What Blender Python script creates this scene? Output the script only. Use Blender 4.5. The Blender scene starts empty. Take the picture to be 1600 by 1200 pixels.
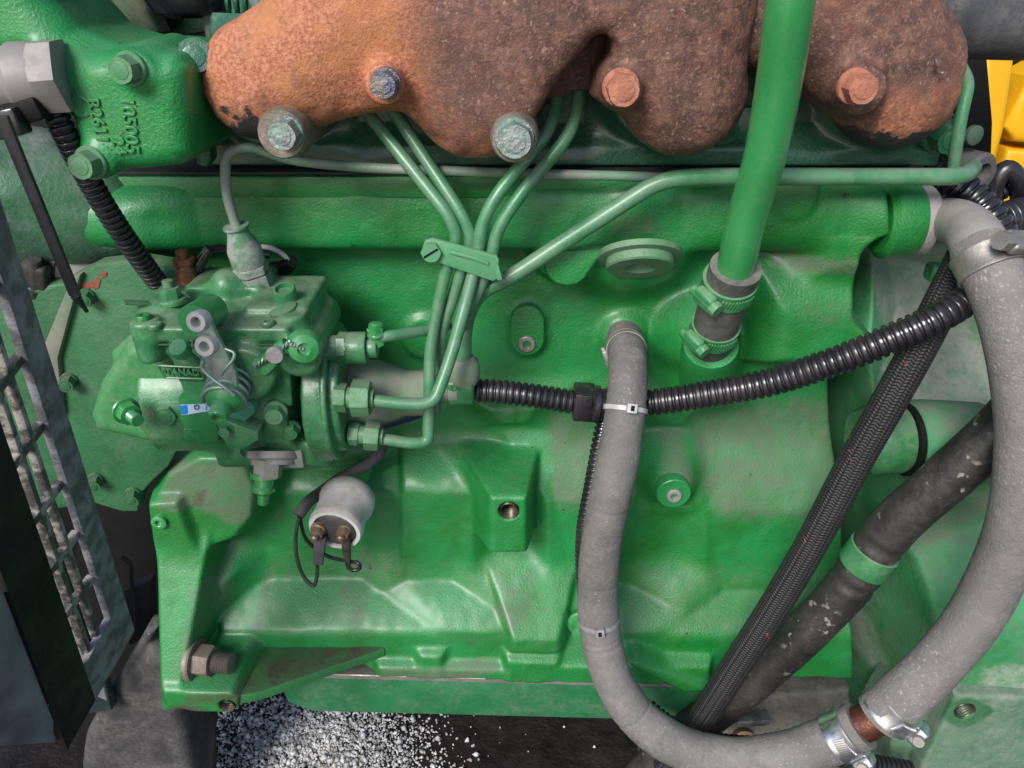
import bpy, bmesh, math, random
import numpy as np
from mathutils import Vector, Matrix, Quaternion

random.seed(7)
SC = bpy.context.scene
COL = SC.collection

# ------------------------------------------------------------------ camera
F_PX, DIST, PITCH, Z0 = 1200.0, 0.54, math.radians(28), 0.75
CAM = Vector((0, -DIST * math.cos(PITCH), Z0 + DIST * math.sin(PITCH)))
FW = Vector((0, math.cos(PITCH), -math.sin(PITCH)))
UP = Vector((0, math.sin(PITCH), math.cos(PITCH)))
cam_data = bpy.data.cameras.new('camera')
cam_data.sensor_width = 36.0
cam_data.lens = F_PX / 1600 * 36
cam_data.clip_start = 0.01
cam_data.clip_end = 100
cam = bpy.data.objects.new('camera', cam_data)
cam.location = CAM
cam.rotation_euler = (math.pi / 2 - PITCH, 0, 0)
COL.objects.link(cam)
SC.camera = cam

# ------------------------------------------------------------------ light
SUN_EL, SUN_AZ = math.radians(37), math.radians(207)      # azimuth from +Y clockwise
world = bpy.data.worlds.new('World')
SC.world = world
world.use_nodes = True
wn = world.node_tree
bg = wn.nodes['Background']
sky = wn.nodes.new('ShaderNodeTexSky')
sky.sky_type = 'NISHITA'
sky.sun_disc = False
sky.sun_elevation = SUN_EL
sky.sun_rotation = SUN_AZ
sky.air_density = 1.0
sky.dust_density = 1.2
sky.ozone_density = 1.6
wn.links.new(sky.outputs[0], bg.inputs[0])
bg.inputs[1].default_value = 0.09
sun_d = bpy.data.lights.new('sun', 'SUN')
sun_d.energy = 2.3
sun_d.angle = math.radians(24)
sun_d.color = (1.0, 0.97, 0.93)
sun = bpy.data.objects.new('sun', sun_d)
sd = Vector((math.sin(SUN_AZ) * math.cos(SUN_EL), math.cos(SUN_AZ) * math.cos(SUN_EL), math.sin(SUN_EL)))
sun.rotation_euler = sd.to_track_quat('Z', 'Y').to_euler()
sun.location = (0, -2, 3)
COL.objects.link(sun)
SC.view_settings.view_transform = 'Standard'
SC.view_settings.look = 'None'
SC.view_settings.gamma = 1.0
SC.view_settings.exposure = 0.76
SC.view_settings.use_curve_mapping = False

# ------------------------------------------------------------------ measuring helpers
def ray(px, py):
    return FW + Vector((1, 0, 0)) * ((px - 800) / F_PX) + UP * ((600 - py) / F_PX)
def at(px, py, h=0.0):                       # point seen at a pixel of the photograph, h metres in front of the block wall
    d = ray(px, py)
    return CAM + d * ((-h - CAM.y) / d.y)
def atz(px, py, z):
    d = ray(px, py)
    return CAM + d * ((z - CAM.z) / d.z)
def wpx(n, p):                               # n pixels at the distance of p, in metres
    return n * (p - CAM).dot(FW) / F_PX
X, Y, Z = Vector((1, 0, 0)), Vector((0, 1, 0)), Vector((0, 0, 1))

# ------------------------------------------------------------------ materials
MATS = {}
def mat(name, c1, c2=None, scale=30, rough=0.5, metal=0.0, dust=0.0, dustcol=(0.25, 0.225, 0.19), bump=0.0, bscale=400,
        up=0.0, spec=0.5, speck=0.0, speckcol=(0.7, 0.7, 0.68), coat=0.0, dirtcol=None, rough2=None, contrast=(0.35, 0.65), upr=(0.45, 0.95), speckscale=500, grime=0.0, bump2=0.0, b2scale=60, sheen_dust=None, attrcol=None, chips=0.0):
    if name in MATS: return MATS[name]
    m = bpy.data.materials.new(name); m.use_nodes = True
    nt = m.node_tree; N = nt.nodes; L = nt.links
    b = N['Principled BSDF']
    b.inputs['Metallic'].default_value = metal
    b.inputs['Specular IOR Level'].default_value = spec
    b.inputs['Coat Weight'].default_value = coat
    b.inputs['Coat Roughness'].default_value = 0.26
    tc = N.new('ShaderNodeTexCoord')
    def noise(s, det=6, rg=0.6, dist=0.0, off=0):
        n = N.new('ShaderNodeTexNoise'); n.inputs['Scale'].default_value = s
        n.inputs['Detail'].default_value = det; n.inputs['Roughness'].default_value = rg; n.inputs['Distortion'].default_value = dist
        if off:
            mp = N.new('ShaderNodeMapping'); mp.inputs['Location'].default_value = (off, off * 1.7, -off)
            L.new(tc.outputs['Object'], mp.inputs[0]); L.new(mp.outputs[0], n.inputs['Vector'])
        else:
            L.new(tc.outputs['Object'], n.inputs['Vector'])
        return n.outputs[0]
    def ramp(s, a, c):
        r = N.new('ShaderNodeMapRange'); r.interpolation_type = 'SMOOTHSTEP'
        r.inputs['From Min'].default_value = a; r.inputs['From Max'].default_value = c
        L.new(s, r.inputs[0]); return r.outputs[0]
    def mix(f, a, c):
        x = N.new('ShaderNodeMix'); x.data_type = 'RGBA'
        for v, i in ((f, 0), (a, 6), (c, 7)):
            if hasattr(v, 'is_linked'): L.new(v, x.inputs[i])
            else: x.inputs[i].default_value = v if i == 0 else (*v, 1)
        return x.outputs[2]
    def mth(op, a, c=0.0, clamp=False):
        x = N.new('ShaderNodeMath'); x.operation = op; x.use_clamp = clamp
        for i, v in enumerate((a, c)):
            if hasattr(v, 'is_linked'): L.new(v, x.inputs[i])
            else: x.inputs[i].default_value = v
        return x.outputs[0]
    col = mix(ramp(noise(scale), *contrast), c1, c2 or c1)
    rfac = None
    if speck:
        sp = ramp(noise(speckscale, 2, 0.5, 0, 3.1), 0.78 - speck * 0.25, 0.80 - speck * 0.25 + 0.05)
        sp2 = mth('MULTIPLY', sp, ramp(noise(25, 3, 0.5, 0, 5.7), 0.4, 0.6))
        col = mix(sp2, col, speckcol)
    # dust, and sheen painted into the green, on faces that look up, in patches, and where the 'dirt' attribute says so
    at_ = N.new('ShaderNodeAttribute'); at_.attribute_name = 'dirt'
    f = at_.outputs['Fac']
    pn = ramp(noise(45, 8, 0.7, 0.3, 1.3), 0.36, 0.66)
    fine = ramp(noise(260, 6, 0.75, 0.0, 2.3), 0.3, 0.7)
    f = mth('MULTIPLY', ramp(mth('ADD', f, mth('ADD', mth('MULTIPLY', pn, 0.45), mth('MULTIPLY', fine, 0.55))), 0.45, 1.75), mth('MULTIPLY', mth('MULTIPLY', f, 1.4, True), 0.72), True)
    fa = f
    if up or dust:
        g = N.new('ShaderNodeNewGeometry'); s = N.new('ShaderNodeSeparateXYZ')
        L.new(g.outputs['Normal'], s.inputs[0])
        u = ramp(s.outputs[2], *upr)
        u = mth('MULTIPLY', u, up)
        u = mth('MULTIPLY', u, mth('ADD', mth('MULTIPLY', pn, 0.6), 0.4))
        if sheen_dust: col = mix(u, col, sheen_dust)
        d = mth('MULTIPLY', mth('MULTIPLY', pn, fine), dust)
        f = mth('ADD', u, d, True)
        if sheen_dust: col = mix(d, col, dustcol)
        else: col = mix(f, col, dustcol)
        f = mth('MAXIMUM', f, fa)
    col = mix(fa, col, attrcol or dustcol)
    if chips:
        ch = ramp(noise(170, 3, 0.5, 0.2, 11.0), 0.715, 0.73)
        ch = mth('MULTIPLY', ch, ramp(noise(14, 3, 0.5, 0, 13.0), 0.48, 0.58))
        col = mix(mth('MULTIPLY', ch, chips), col, (0.02, 0.03, 0.022))
    if grime:
        gm = mth('MULTIPLY', ramp(noise(18, 8, 0.7, 0.5, 8.3), 0.55, 0.75), grime)
        col = mix(gm, col, (0.03, 0.025, 0.02))
    a2 = N.new('ShaderNodeAttribute'); a2.attribute_name = 'stain'
    sn = mth('MULTIPLY', a2.outputs['Fac'], mth('ADD', mth('MULTIPLY', pn, 0.6), 0.4), True)
    col = mix(sn, col, dirtcol or (0.07, 0.05, 0.035))
    L.new(col, b.inputs['Base Color'])
    rn = mth('ADD', mth('MULTIPLY', ramp(noise(38, 7, 0.7, 0.4, 4.4), 0.3, 0.7), 0.28), rough - 0.08)
    L.new(mth('ADD', rn, mth('MULTIPLY', f, 0.45), True), b.inputs['Roughness'])
    if bump or bump2:
        bp = N.new('ShaderNodeBump'); bp.inputs['Distance'].default_value = 0.001
        bp.inputs['Strength'].default_value = 1.0
        hgt = mth('MULTIPLY', noise(bscale, 4, 0.6, 0, 6.6), bump)
        if bump2: hgt = mth('ADD', hgt, mth('MULTIPLY', noise(b2scale, 5, 0.6, 0.2, 7.6), bump2))
        L.new(hgt, bp.inputs['Height']); L.new(bp.outputs[0], b.inputs['Normal'])
    MATS[name] = m
    return m

GREEN = (0.008, 0.165, 0.022); GREEN2 = (0.013, 0.240, 0.060)
DUST = (0.27, 0.245, 0.205)
def M_green(): return mat('green_paint', GREEN, GREEN2, 14, rough=0.34, up=0.30, dust=0.20, coat=0.35, chips=0.9, dustcol=(0.075, 0.145, 0.055), sheen_dust=(0.08, 0.28, 0.14), speck=0.05, speckcol=(0.25, 0.45, 0.3), attrcol=(0.125, 0.140, 0.098), bump=0.6, bscale=640, spec=0.55, bump2=0.25, b2scale=110, upr=(0.35, 1.0))  # light green tint on upward faces paints in sheen along with thin dust
def M_greenclean(): return mat('green_paint_clean', (0.022, 0.235, 0.055), (0.034, 0.29, 0.08), 20, rough=0.24, up=0.2, dust=0.12, dustcol=(0.3, 0.34, 0.26), bump=0.15, bscale=500, spec=0.7, coat=0.8)
def M_greenpump(): return mat('green_paint_pump', (0.012, 0.135, 0.040), (0.030, 0.21, 0.072), 45, rough=0.30, up=0.60, dust=0.45, dustcol=(0.22, 0.27, 0.18), sheen_dust=(0.23, 0.28, 0.19), coat=0.35, bump=0.35, bscale=700, spec=0.6, speck=0.05, grime=0.45)
def M_greendusty(): return mat('green_paint_dusty', (0.026, 0.20, 0.065), (0.06, 0.28, 0.12), 18, rough=0.5, up=0.7, dust=0.55, dustcol=(0.17, 0.18, 0.14), attrcol=(0.40, 0.385, 0.34), bump=0.5, bscale=380, speck=0.06, bump2=0.5, upr=(0.3, 0.95))
def M_greendark(): return mat('green_paint_head_shade', (0.008, 0.085, 0.040), (0.012, 0.12, 0.052), 16, rough=0.36, up=0.4, dust=0.12, dustcol=(0.2, 0.24, 0.2), coat=0.8, bump=0.6, bscale=450, spec=0.6, bump2=0.6, b2scale=120)  # darker, bluer copy of the green: the manifold's shade is in the colour
def M_greenline(): return mat('green_paint_line', (0.035, 0.20, 0.075), (0.09, 0.25, 0.13), 60, rough=0.32, up=0.35, dust=0.6, dustcol=(0.21, 0.225, 0.19), coat=0.5, bump=0.25, bscale=900, speck=0.05)
def M_rubber(): return mat('dusty_grey_rubber', (0.105, 0.098, 0.096), (0.19, 0.175, 0.167), 9, rough=0.55, up=0.35, dust=0.5, dustcol=(0.30, 0.275, 0.255), bump=0.6, bscale=700, bump2=0.7, b2scale=60, speck=0.62, speckcol=(0.27, 0.25, 0.235), speckscale=600, grime=0.45)
def M_rubber_big(): return mat('dusty_grey_rubber_light', (0.13, 0.119, 0.113), (0.185, 0.170, 0.161), 8, rough=0.6, up=0.3, dust=0.5, dustcol=(0.31, 0.285, 0.265), bump=0.7, bscale=700, bump2=0.5, speck=0.72, speckcol=(0.29, 0.272, 0.255), speckscale=520, grime=0.15)
def M_blackrub(): return mat('worn_black_rubber', (0.010, 0.010, 0.010), (0.028, 0.025, 0.024), 20, rough=0.45, up=0.15, dust=0.22, dustcol=(0.2, 0.18, 0.16), bump=0.3, bscale=300, speck=0.62, speckcol=(0.24, 0.225, 0.205), speckscale=130, bump2=0.8)
def M_black(): return mat('black_plastic', (0.008, 0.008, 0.011), (0.02, 0.018, 0.022), 30, rough=0.22, dust=0.10, up=0.05, dustcol=(0.15, 0.13, 0.12), spec=0.7)
def M_blackmatte(): return mat('matte_black', (0.004, 0.004, 0.0045), (0.009, 0.0085, 0.009), 20, rough=0.6, dust=0.06, up=0.05, dustcol=(0.05, 0.046, 0.042), spec=0.2, speck=0.05, speckcol=(0.2, 0.2, 0.2))
def M_steel(): return mat('dirty_steel', (0.30, 0.28, 0.26), (0.42, 0.40, 0.37), 60, rough=0.42, metal=0.7, dust=0.4, up=0.3, bump=0.2, bscale=800)
def M_chrome(): return mat('bright_clamp_steel', (0.58, 0.58, 0.6), (0.66, 0.66, 0.68), 60, rough=0.24, metal=0.95, dust=0.12, up=0.1)
def M_greymetal(): return mat('grey_cast_aluminium', (0.27, 0.245, 0.235), (0.37, 0.345, 0.33), 25, rough=0.55, metal=0.15, dust=0.4, up=0.3, dustcol=(0.36, 0.33, 0.3), bump=0.4, bscale=600)
def M_bolt(): return mat('weathered_bolt', (0.16, 0.13, 0.10), (0.26, 0.22, 0.17), 90, rough=0.5, metal=0.35, dust=0.3, bump=0.6, bscale=500, speck=0.1)
def M_white(): return mat('white_plastic', (0.62, 0.62, 0.63), (0.66, 0.65, 0.64), 30, rough=0.5, up=0.75, dust=0.55, dustcol=(0.42, 0.36, 0.31), upr=(-0.1, 0.55))
def M_yellow(): return mat('yellow_paint', (0.75, 0.38, 0.005), (0.82, 0.43, 0.008), 10, rough=0.35, dust=0.05)
def M_copper(): return mat('rusty_copper', (0.07, 0.022, 0.012), (0.16, 0.06, 0.035), 60, rough=0.4, metal=0.5, bump=0.5, bscale=500)
def M_dark(): return mat('dark_metal', (0.014, 0.014, 0.014), (0.032, 0.030, 0.029), 15, rough=0.6, dust=0.3, up=0.3, dustcol=(0.09, 0.082, 0.075), bump=0.4, bscale=300, speck=0.05)
def M_wire(): return mat('wire_dark', (0.02, 0.03, 0.022), (0.04, 0.06, 0.045), 60, rough=0.4)
# ------------------------------------------------------------------ object helpers
def link(name, me, m, parent=None, smooth=True, sharp=35):
    o = bpy.data.objects.new(name, me)
    COL.objects.link(o)
    if m: me.materials.append(m)
    if smooth:
        me.shade_smooth()
        if sharp and len(me.polygons) < 60000: me.set_sharp_from_angle(angle=math.radians(sharp))
    if parent:
        o.parent = parent
        o.matrix_parent_inverse = PINV.get(parent.name, Matrix.Identity(4))
    return o
PINV = {}
def thing(name, label, cat, loc=(0, 0, 0), group=None):
    o = bpy.data.objects.new(name, None); COL.objects.link(o)
    o.location = loc; o.empty_display_size = 0.02
    PINV[o.name] = Matrix.Translation(-Vector(loc))
    return tag(o, label, cat, group)
def tag(o, label, cat, group=None, kind=None):
    if label: o['label'] = label
    if cat: o['category'] = cat
    if group: o['group'] = group
    if kind: o['kind'] = kind
    return o
def mesh_np(name, V, Fq):
    me = bpy.data.meshes.new(name)
    V = np.asarray(V, dtype=np.float32); Fq = np.asarray(Fq, dtype=np.int32)
    k = Fq.shape[1]
    me.vertices.add(len(V)); me.vertices.foreach_set('co', V.ravel())
    me.loops.add(Fq.size); me.loops.foreach_set('vertex_index', Fq.ravel())
    me.polygons.add(len(Fq)); me.polygons.foreach_set('loop_start', np.arange(0, Fq.size, k, dtype=np.int32))
    me.update(calc_edges=True); me.validate()
    return me
def set_attr(me, nm, arr):
    a = me.attributes.new(nm, 'FLOAT', 'POINT'); a.data.foreach_set('value', np.asarray(arr, dtype=np.float32))
def bm_mesh(name, bm):
    me = bpy.data.meshes.new(name); bm.normal_update(); bm.to_mesh(me); bm.free(); return me

def basis(axis, ref=None):
    a = Vector(axis).normalized()
    r = Vector(ref) if ref is not None else (Z if abs(a.z) < 0.9 else X)
    u = r.cross(a).normalized(); v = a.cross(u)
    return u, v, a
# lathe: profile list (radius, offset along the axis)
def lathe_bm(bm, p, axis, prof, seg=28, ref=None, cap0=True):
    u, v, a = basis(axis, ref); p = Vector(p)
    rings = []
    for r, z in prof:
        if r <= 1e-7: rings.append([bm.verts.new(p + a * z)])
        else: rings.append([bm.verts.new(p + a * z + (u * math.cos(t) + v * math.sin(t)) * r) for t in [2 * math.pi * i / seg for i in range(seg)]])
    for A, B in zip(rings, rings[1:]):
        if len(A) == 1 and len(B) == 1: continue
        for i in range(seg):
            j = (i + 1) % seg
            if len(A) == 1: bm.faces.new((A[0], B[i], B[j]))
            elif len(B) == 1: bm.faces.new((A[i], A[j], B[0]))
            else: bm.faces.new((A[i], A[j], B[j], B[i]))
    if len(rings[0]) > 1 and cap0: bm.faces.new(list(reversed(rings[0])))
    if len(rings[-1]) > 1: bm.faces.new(rings[-1])
def lathe(name, p, axis, prof, m, parent=None, seg=28, ref=None, sharp=35, cap0=True):
    bm = bmesh.new(); lathe_bm(bm, p, axis, prof, seg, ref, cap0)
    return link(name, bm_mesh(name, bm), m, parent, sharp=sharp)
def hex_bm(bm, p, axis, R, h, ref=None, c=0.12, sides=6, rot=0.0):
    u, v, a = basis(axis, ref); p = Vector(p)
    n = sides * 4
    def ring(z, f):
        out = []
        for i in range(n):
            t = 2 * math.pi * i / n
            s = (t % (2 * math.pi / sides)) - math.pi / sides
            rr = R * math.cos(math.pi / sides) / math.cos(s)
            rr = min(rr, R * 0.985) if f == 1 else min(rr, R * f)
            out.append(bm.verts.new(p + a * z + (u * math.cos(t + rot) + v * math.sin(t + rot)) * rr))
        return out
    rs = [ring(0, 1), ring(h * (1 - c), 1), ring(h, 0.9)]
    for A, B in zip(rs, rs[1:]):
        for i in range(n): bm.faces.new((A[i], A[(i + 1) % n], B[(i + 1) % n], B[i]))
    bm.faces.new(list(reversed(rs[0]))); bm.faces.new(rs[-1])
def bolt(name, p, axis, R, h, m, parent=None, washer=1.25, wt=0.22, rot=0.0, dome=True, sharp=30, stud=None):
    bm = bmesh.new(); a = Vector(axis).normalized(); p = Vector(p)
    if washer: lathe_bm(bm, p, a, [(R * washer, 0), (R * washer, h * wt * 0.7), (R * washer * 0.95, h * wt)], 28)
    hex_bm(bm, p + a * h * wt * 0.98, a, R, h * (1 - wt), rot=rot)
    if stud:
        r, l = stud; prof = [(r * 0.9, 0)]
        n = max(6, int(l / 0.0011)); z0 = h
        for i in range(n):
            prof += [(r * 0.88, h + l * (i + 0.05) / n), (r, h + l * (i + 0.45) / n), (r, h + l * (i + 0.6) / n)]
        prof += [(r * 0.85, h + l), ]
        lathe_bm(bm, p, a, prof, 20)
    elif dome:
        lathe_bm(bm, p + a * (h * 0.995), a, [(R * 0.62, 0), (R * 0.6, h * 0.03), (R * 0.55, h * 0.04)], 20)
    return link(name, bm_mesh(name, bm), m, parent, sharp=sharp)
def hexnut(name, p, axis, R, h, m, parent=None, rot=0.0):
    bm = bmesh.new(); hex_bm(bm, p, axis, R, h, rot=rot)
    a = Vector(axis).normalized()
    return link(name, bm_mesh(name, bm), m, parent, sharp=30)
def socket_screw(name, p, axis, R, m, parent, h=0.002):
    prof = [(R, -0.004), (R, h * 0.6), (R * 0.86, h), (R * 0.5, h), (R * 0.42, h * 0.7), (R * 0.4, -h * 1.2), (0, -h * 1.2)]
    return lathe(name, p, axis, prof, m, parent, 18)
def box_bm(bm, c, size, R=None, bevel=0.0, seg=2):
    b2 = bmesh.new()
    bmesh.ops.create_cube(b2, size=1.0)
    for v in b2.verts: v.co = Vector((v.co.x * size[0], v.co.y * size[1], v.co.z * size[2]))
    if bevel: bmesh.ops.bevel(b2, geom=b2.edges[:], offset=bevel, segments=seg, affect='EDGES', profile=0.5)
    M = Matrix.Translation(Vector(c)) @ (R.to_4x4() if R else Matrix.Identity(4))
    b2.transform(M)
    tmp = bpy.data.meshes.new('tmp'); b2.to_mesh(tmp); b2.free(); bm.from_mesh(tmp); bpy.data.meshes.remove(tmp)
def box(name, c, size, m, parent=None, R=None, bevel=0.001, seg=2):
    bm = bmesh.new(); box_bm(bm, c, size, R, bevel, seg)
    return link(name, bm_mesh(name, bm), m, parent)
def frame(ax, ay):                          # rotation whose local x is ax, local y about ay
    x = Vector(ax).normalized(); z = x.cross(Vector(ay)).normalized(); y = z.cross(x)
    return Matrix((x, y, z)).transposed()
# plate: outline (pixels seen at height h), front at h, thick metres deep
def prism_bm(bm, pts, d, bevel=0.0, seg=2):
    b2 = bmesh.new()
    A = [b2.verts.new(p) for p in pts]; B = [b2.verts.new(p + d) for p in pts]
    f1 = b2.faces.new(A); b2.faces.new(list(reversed(B)))
    n = len(pts)
    for i in range(n): b2.faces.new((A[i], B[i], B[(i + 1) % n], A[(i + 1) % n]))
    bmesh.ops.recalc_face_normals(b2, faces=b2.faces[:])
    if bevel:
        es = [e for e in b2.edges if any(f is f1 for f in e.link_faces)]
        bmesh.ops.bevel(b2, geom=es, offset=bevel, segments=seg, affect='EDGES', profile=0.5)
    tmp = bpy.data.meshes.new('tmp'); b2.to_mesh(tmp); b2.free(); bm.from_mesh(tmp); bpy.data.meshes.remove(tmp)
def plate(name, poly, h, thick, m, parent=None, bevel=0.001, seg=2):
    bm = bmesh.new()
    prism_bm(bm, [at(x, y, h) for x, y in poly], Vector((0, thick, 0)), bevel, seg)
    return link(name, bm_mesh(name, bm), m, parent)
def prism(name, pts, d, m, parent=None, bevel=0.001, seg=2):
    bm = bmesh.new(); prism_bm(bm, [Vector(p) for p in pts], Vector(d), bevel, seg)
    return link(name, bm_mesh(name, bm), m, parent)

# ------------------------------------------------------------------ tubes along a path
def catmull(P, step):
    P = [Vector(p) for p in P]
    Q = [P[0] * 2 - P[1]] + P + [P[-1] * 2 - P[-2]]
    out = []
    for i in range(1, len(Q) - 2):
        a, b, c, d = Q[i - 1], Q[i], Q[i + 1], Q[i + 2]
        n = max(2, int((c - b).length / step))
        t0 = 0; t1 = max((b - a).length, 1e-9) ** .5; t2 = t1 + max((c - b).length, 1e-9) ** .5; t3 = t2 + max((d - c).length, 1e-9) ** .5
        for k in range(n):
            t = t1 + (t2 - t1) * k / n
            A1 = a * ((t1 - t) / t1) + b * (t / t1)
            A2 = b * ((t2 - t) / (t2 - t1)) + c * ((t - t1) / (t2 - t1))
            A3 = c * ((t3 - t) / (t3 - t2)) + d * ((t - t2) / (t3 - t2))
            B1 = A1 * ((t2 - t) / t2) + A2 * (t / t2)
            B2 = A2 * ((t3 - t) / (t3 - t1)) + A3 * ((t - t1) / (t3 - t1))
            out.append(B1 * ((t2 - t) / (t2 - t1)) + B2 * ((t - t1) / (t2 - t1)))
    out.append(P[-1]); return out
def rounded(P, rad, step):                   # straight runs with bent corners
    P = [Vector(p) for p in P]; out = [P[0]]
    for i in range(1, len(P) - 1):
        a, b, c = P[i - 1], P[i], P[i + 1]
        r = min(rad, (a - b).length * 0.48, (c - b).length * 0.48)
        s = b + (a - b).normalized() * r; e = b + (c - b).normalized() * r
        n = 8
        for k in range(n + 1):
            t = k / n
            out.append(s * (1 - t) ** 2 + b * (2 * t * (1 - t)) + e * t * t)
    out.append(P[-1])
    return resample(out, step)
def resample(P, step):
    L = [0.0]
    for a, b in zip(P, P[1:]): L.append(L[-1] + (b - a).length)
    n = max(2, int(L[-1] / step)); out = []; j = 0
    for k in range(n + 1):
        s = L[-1] * k / n
        while j < len(P) - 2 and L[j + 1] < s: j += 1
        t = (s - L[j]) / max(L[j + 1] - L[j], 1e-9)
        out.append(P[j].lerp(P[j + 1], min(max(t, 0), 1)))
    return out
def sweep(name, path, r, m, parent=None, seg=16, caps=True, sharp=50, inner=None):
    """path: list of points; r: number or function of (fraction, metres)"""
    n = len(path); T = []
    for i in range(n):
        T.append((path[min(i + 1, n - 1)] - path[max(i - 1, 0)]).normalized())
    u, v, a = basis(T[0]); L = 0.0; Ls = [0.0]
    for i in range(1, n): Ls.append(Ls[-1] + (path[i] - path[i - 1]).length)
    V = []; nu = u
    for i in range(n):
        nu = (nu - T[i] * nu.dot(T[i])).normalized(); nv = T[i].cross(nu)
        rr = r(Ls[i] / Ls[-1], Ls[i]) if callable(r) else r
        for k in range(seg):
            t = 2 * math.pi * k / seg
            V.append(path[i] + (nu * math.cos(t) + nv * math.sin(t)) * rr)
    Fc = []
    for i in range(n - 1):
        for k in range(seg):
            k2 = (k + 1) % seg
            Fc.append((i * seg + k, i * seg + k2, (i + 1) * seg + k2, (i + 1) * seg + k))
    me = bpy.data.meshes.new(name)
    if caps: Fc = Fc + [tuple(reversed(range(seg))), tuple(range((n - 1) * seg, n * seg))]
    me.from_pydata([tuple(p) for p in V], [], Fc)
    uv = me.uv_layers.new(name='UVMap')
    data = np.zeros((len(me.loops), 2), dtype=np.float32)
    li = 0
    for i in range(n - 1):
        for k in range(seg):
            data[li] = (k / seg, Ls[i]); data[li + 1] = ((k + 1) / seg, Ls[i]); data[li + 2] = ((k + 1) / seg, Ls[i + 1]); data[li + 3] = (k / seg, Ls[i + 1]); li += 4
    uv.data.foreach_set('uv', data.ravel())
    me.update()
    return link(name, me, m, parent, sharp=sharp)
def P3(L): return [at(*p) for p in L]
def corr(r, pitch, depth):
    def f(t, s):
        ph = (s / pitch) % 1.0
        k = 1.0 if ph < 0.5 else 0.0
        if ph < 0.12: k = ph / 0.12
        elif ph < 0.68: k = 1.0 - 0.10 * abs((ph - 0.40) / 0.28) ** 2
        elif ph < 0.80: k = 0.9 - 0.9 * (ph - 0.68) / 0.12
        else: k = 0.0
        return r - depth * (1 - k)
    return f
def conduit(name, pts, r, m, parent=None, pitch=0.0042, depth=0.0016, seg=20):
    path = resample(catmull(pts, 0.002), pitch / 12)
    return sweep(name, path, corr(r, pitch, depth), m, parent, seg, sharp=40)
def frame_on(path, i):
    t = (path[min(i + 1, len(path) - 1)] - path[max(i - 1, 0)]).normalized()
    return path[i], t

# ------------------------------------------------------------------ polygons and heightfields
def sd_poly(Xg, Zg, poly):
    d = np.full(Xg.shape, 1e9); s = np.ones(Xg.shape); n = len(poly)
    for i in range(n):
        ax, az = poly[i]; bx, bz = poly[i - 1]
        ex, ez = bx - ax, bz - az; wx, wz = Xg - ax, Zg - az
        t = np.clip((wx * ex + wz * ez) / max(ex * ex + ez * ez, 1e-12), 0, 1)
        d = np.minimum(d, (wx - ex * t) ** 2 + (wz - ez * t) ** 2)
        c1 = Zg >= az; c2 = Zg < bz; c3 = ex * wz > ez * wx
        flip = (c1 & c2 & c3) | (~c1 & ~c2 & ~c3)
        s = np.where(flip, -s, s)
    return np.sqrt(d) * s
def smax(a, b, k):
    h = np.maximum(k - np.abs(a - b), 0) / k
    return np.maximum(a, b) + h * h * k * 0.25
def smin(a, b, k): return -smax(-a, -b, k)
def vnoise(x, z, seed=0):
    def hsh(i, j):
        n = np.sin(i * 127.1 + j * 311.7 + seed * 17.3) * 43758.5453
        return n - np.floor(n)
    i, j = np.floor(x), np.floor(z); fx, fz = x - i, z - j
    fx = fx * fx * (3 - 2 * fx); fz = fz * fz * (3 - 2 * fz)
    return (hsh(i, j) * (1 - fx) + hsh(i + 1, j) * fx) * (1 - fz) + (hsh(i, j + 1) * (1 - fx) + hsh(i + 1, j + 1) * fx) * fz
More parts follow.
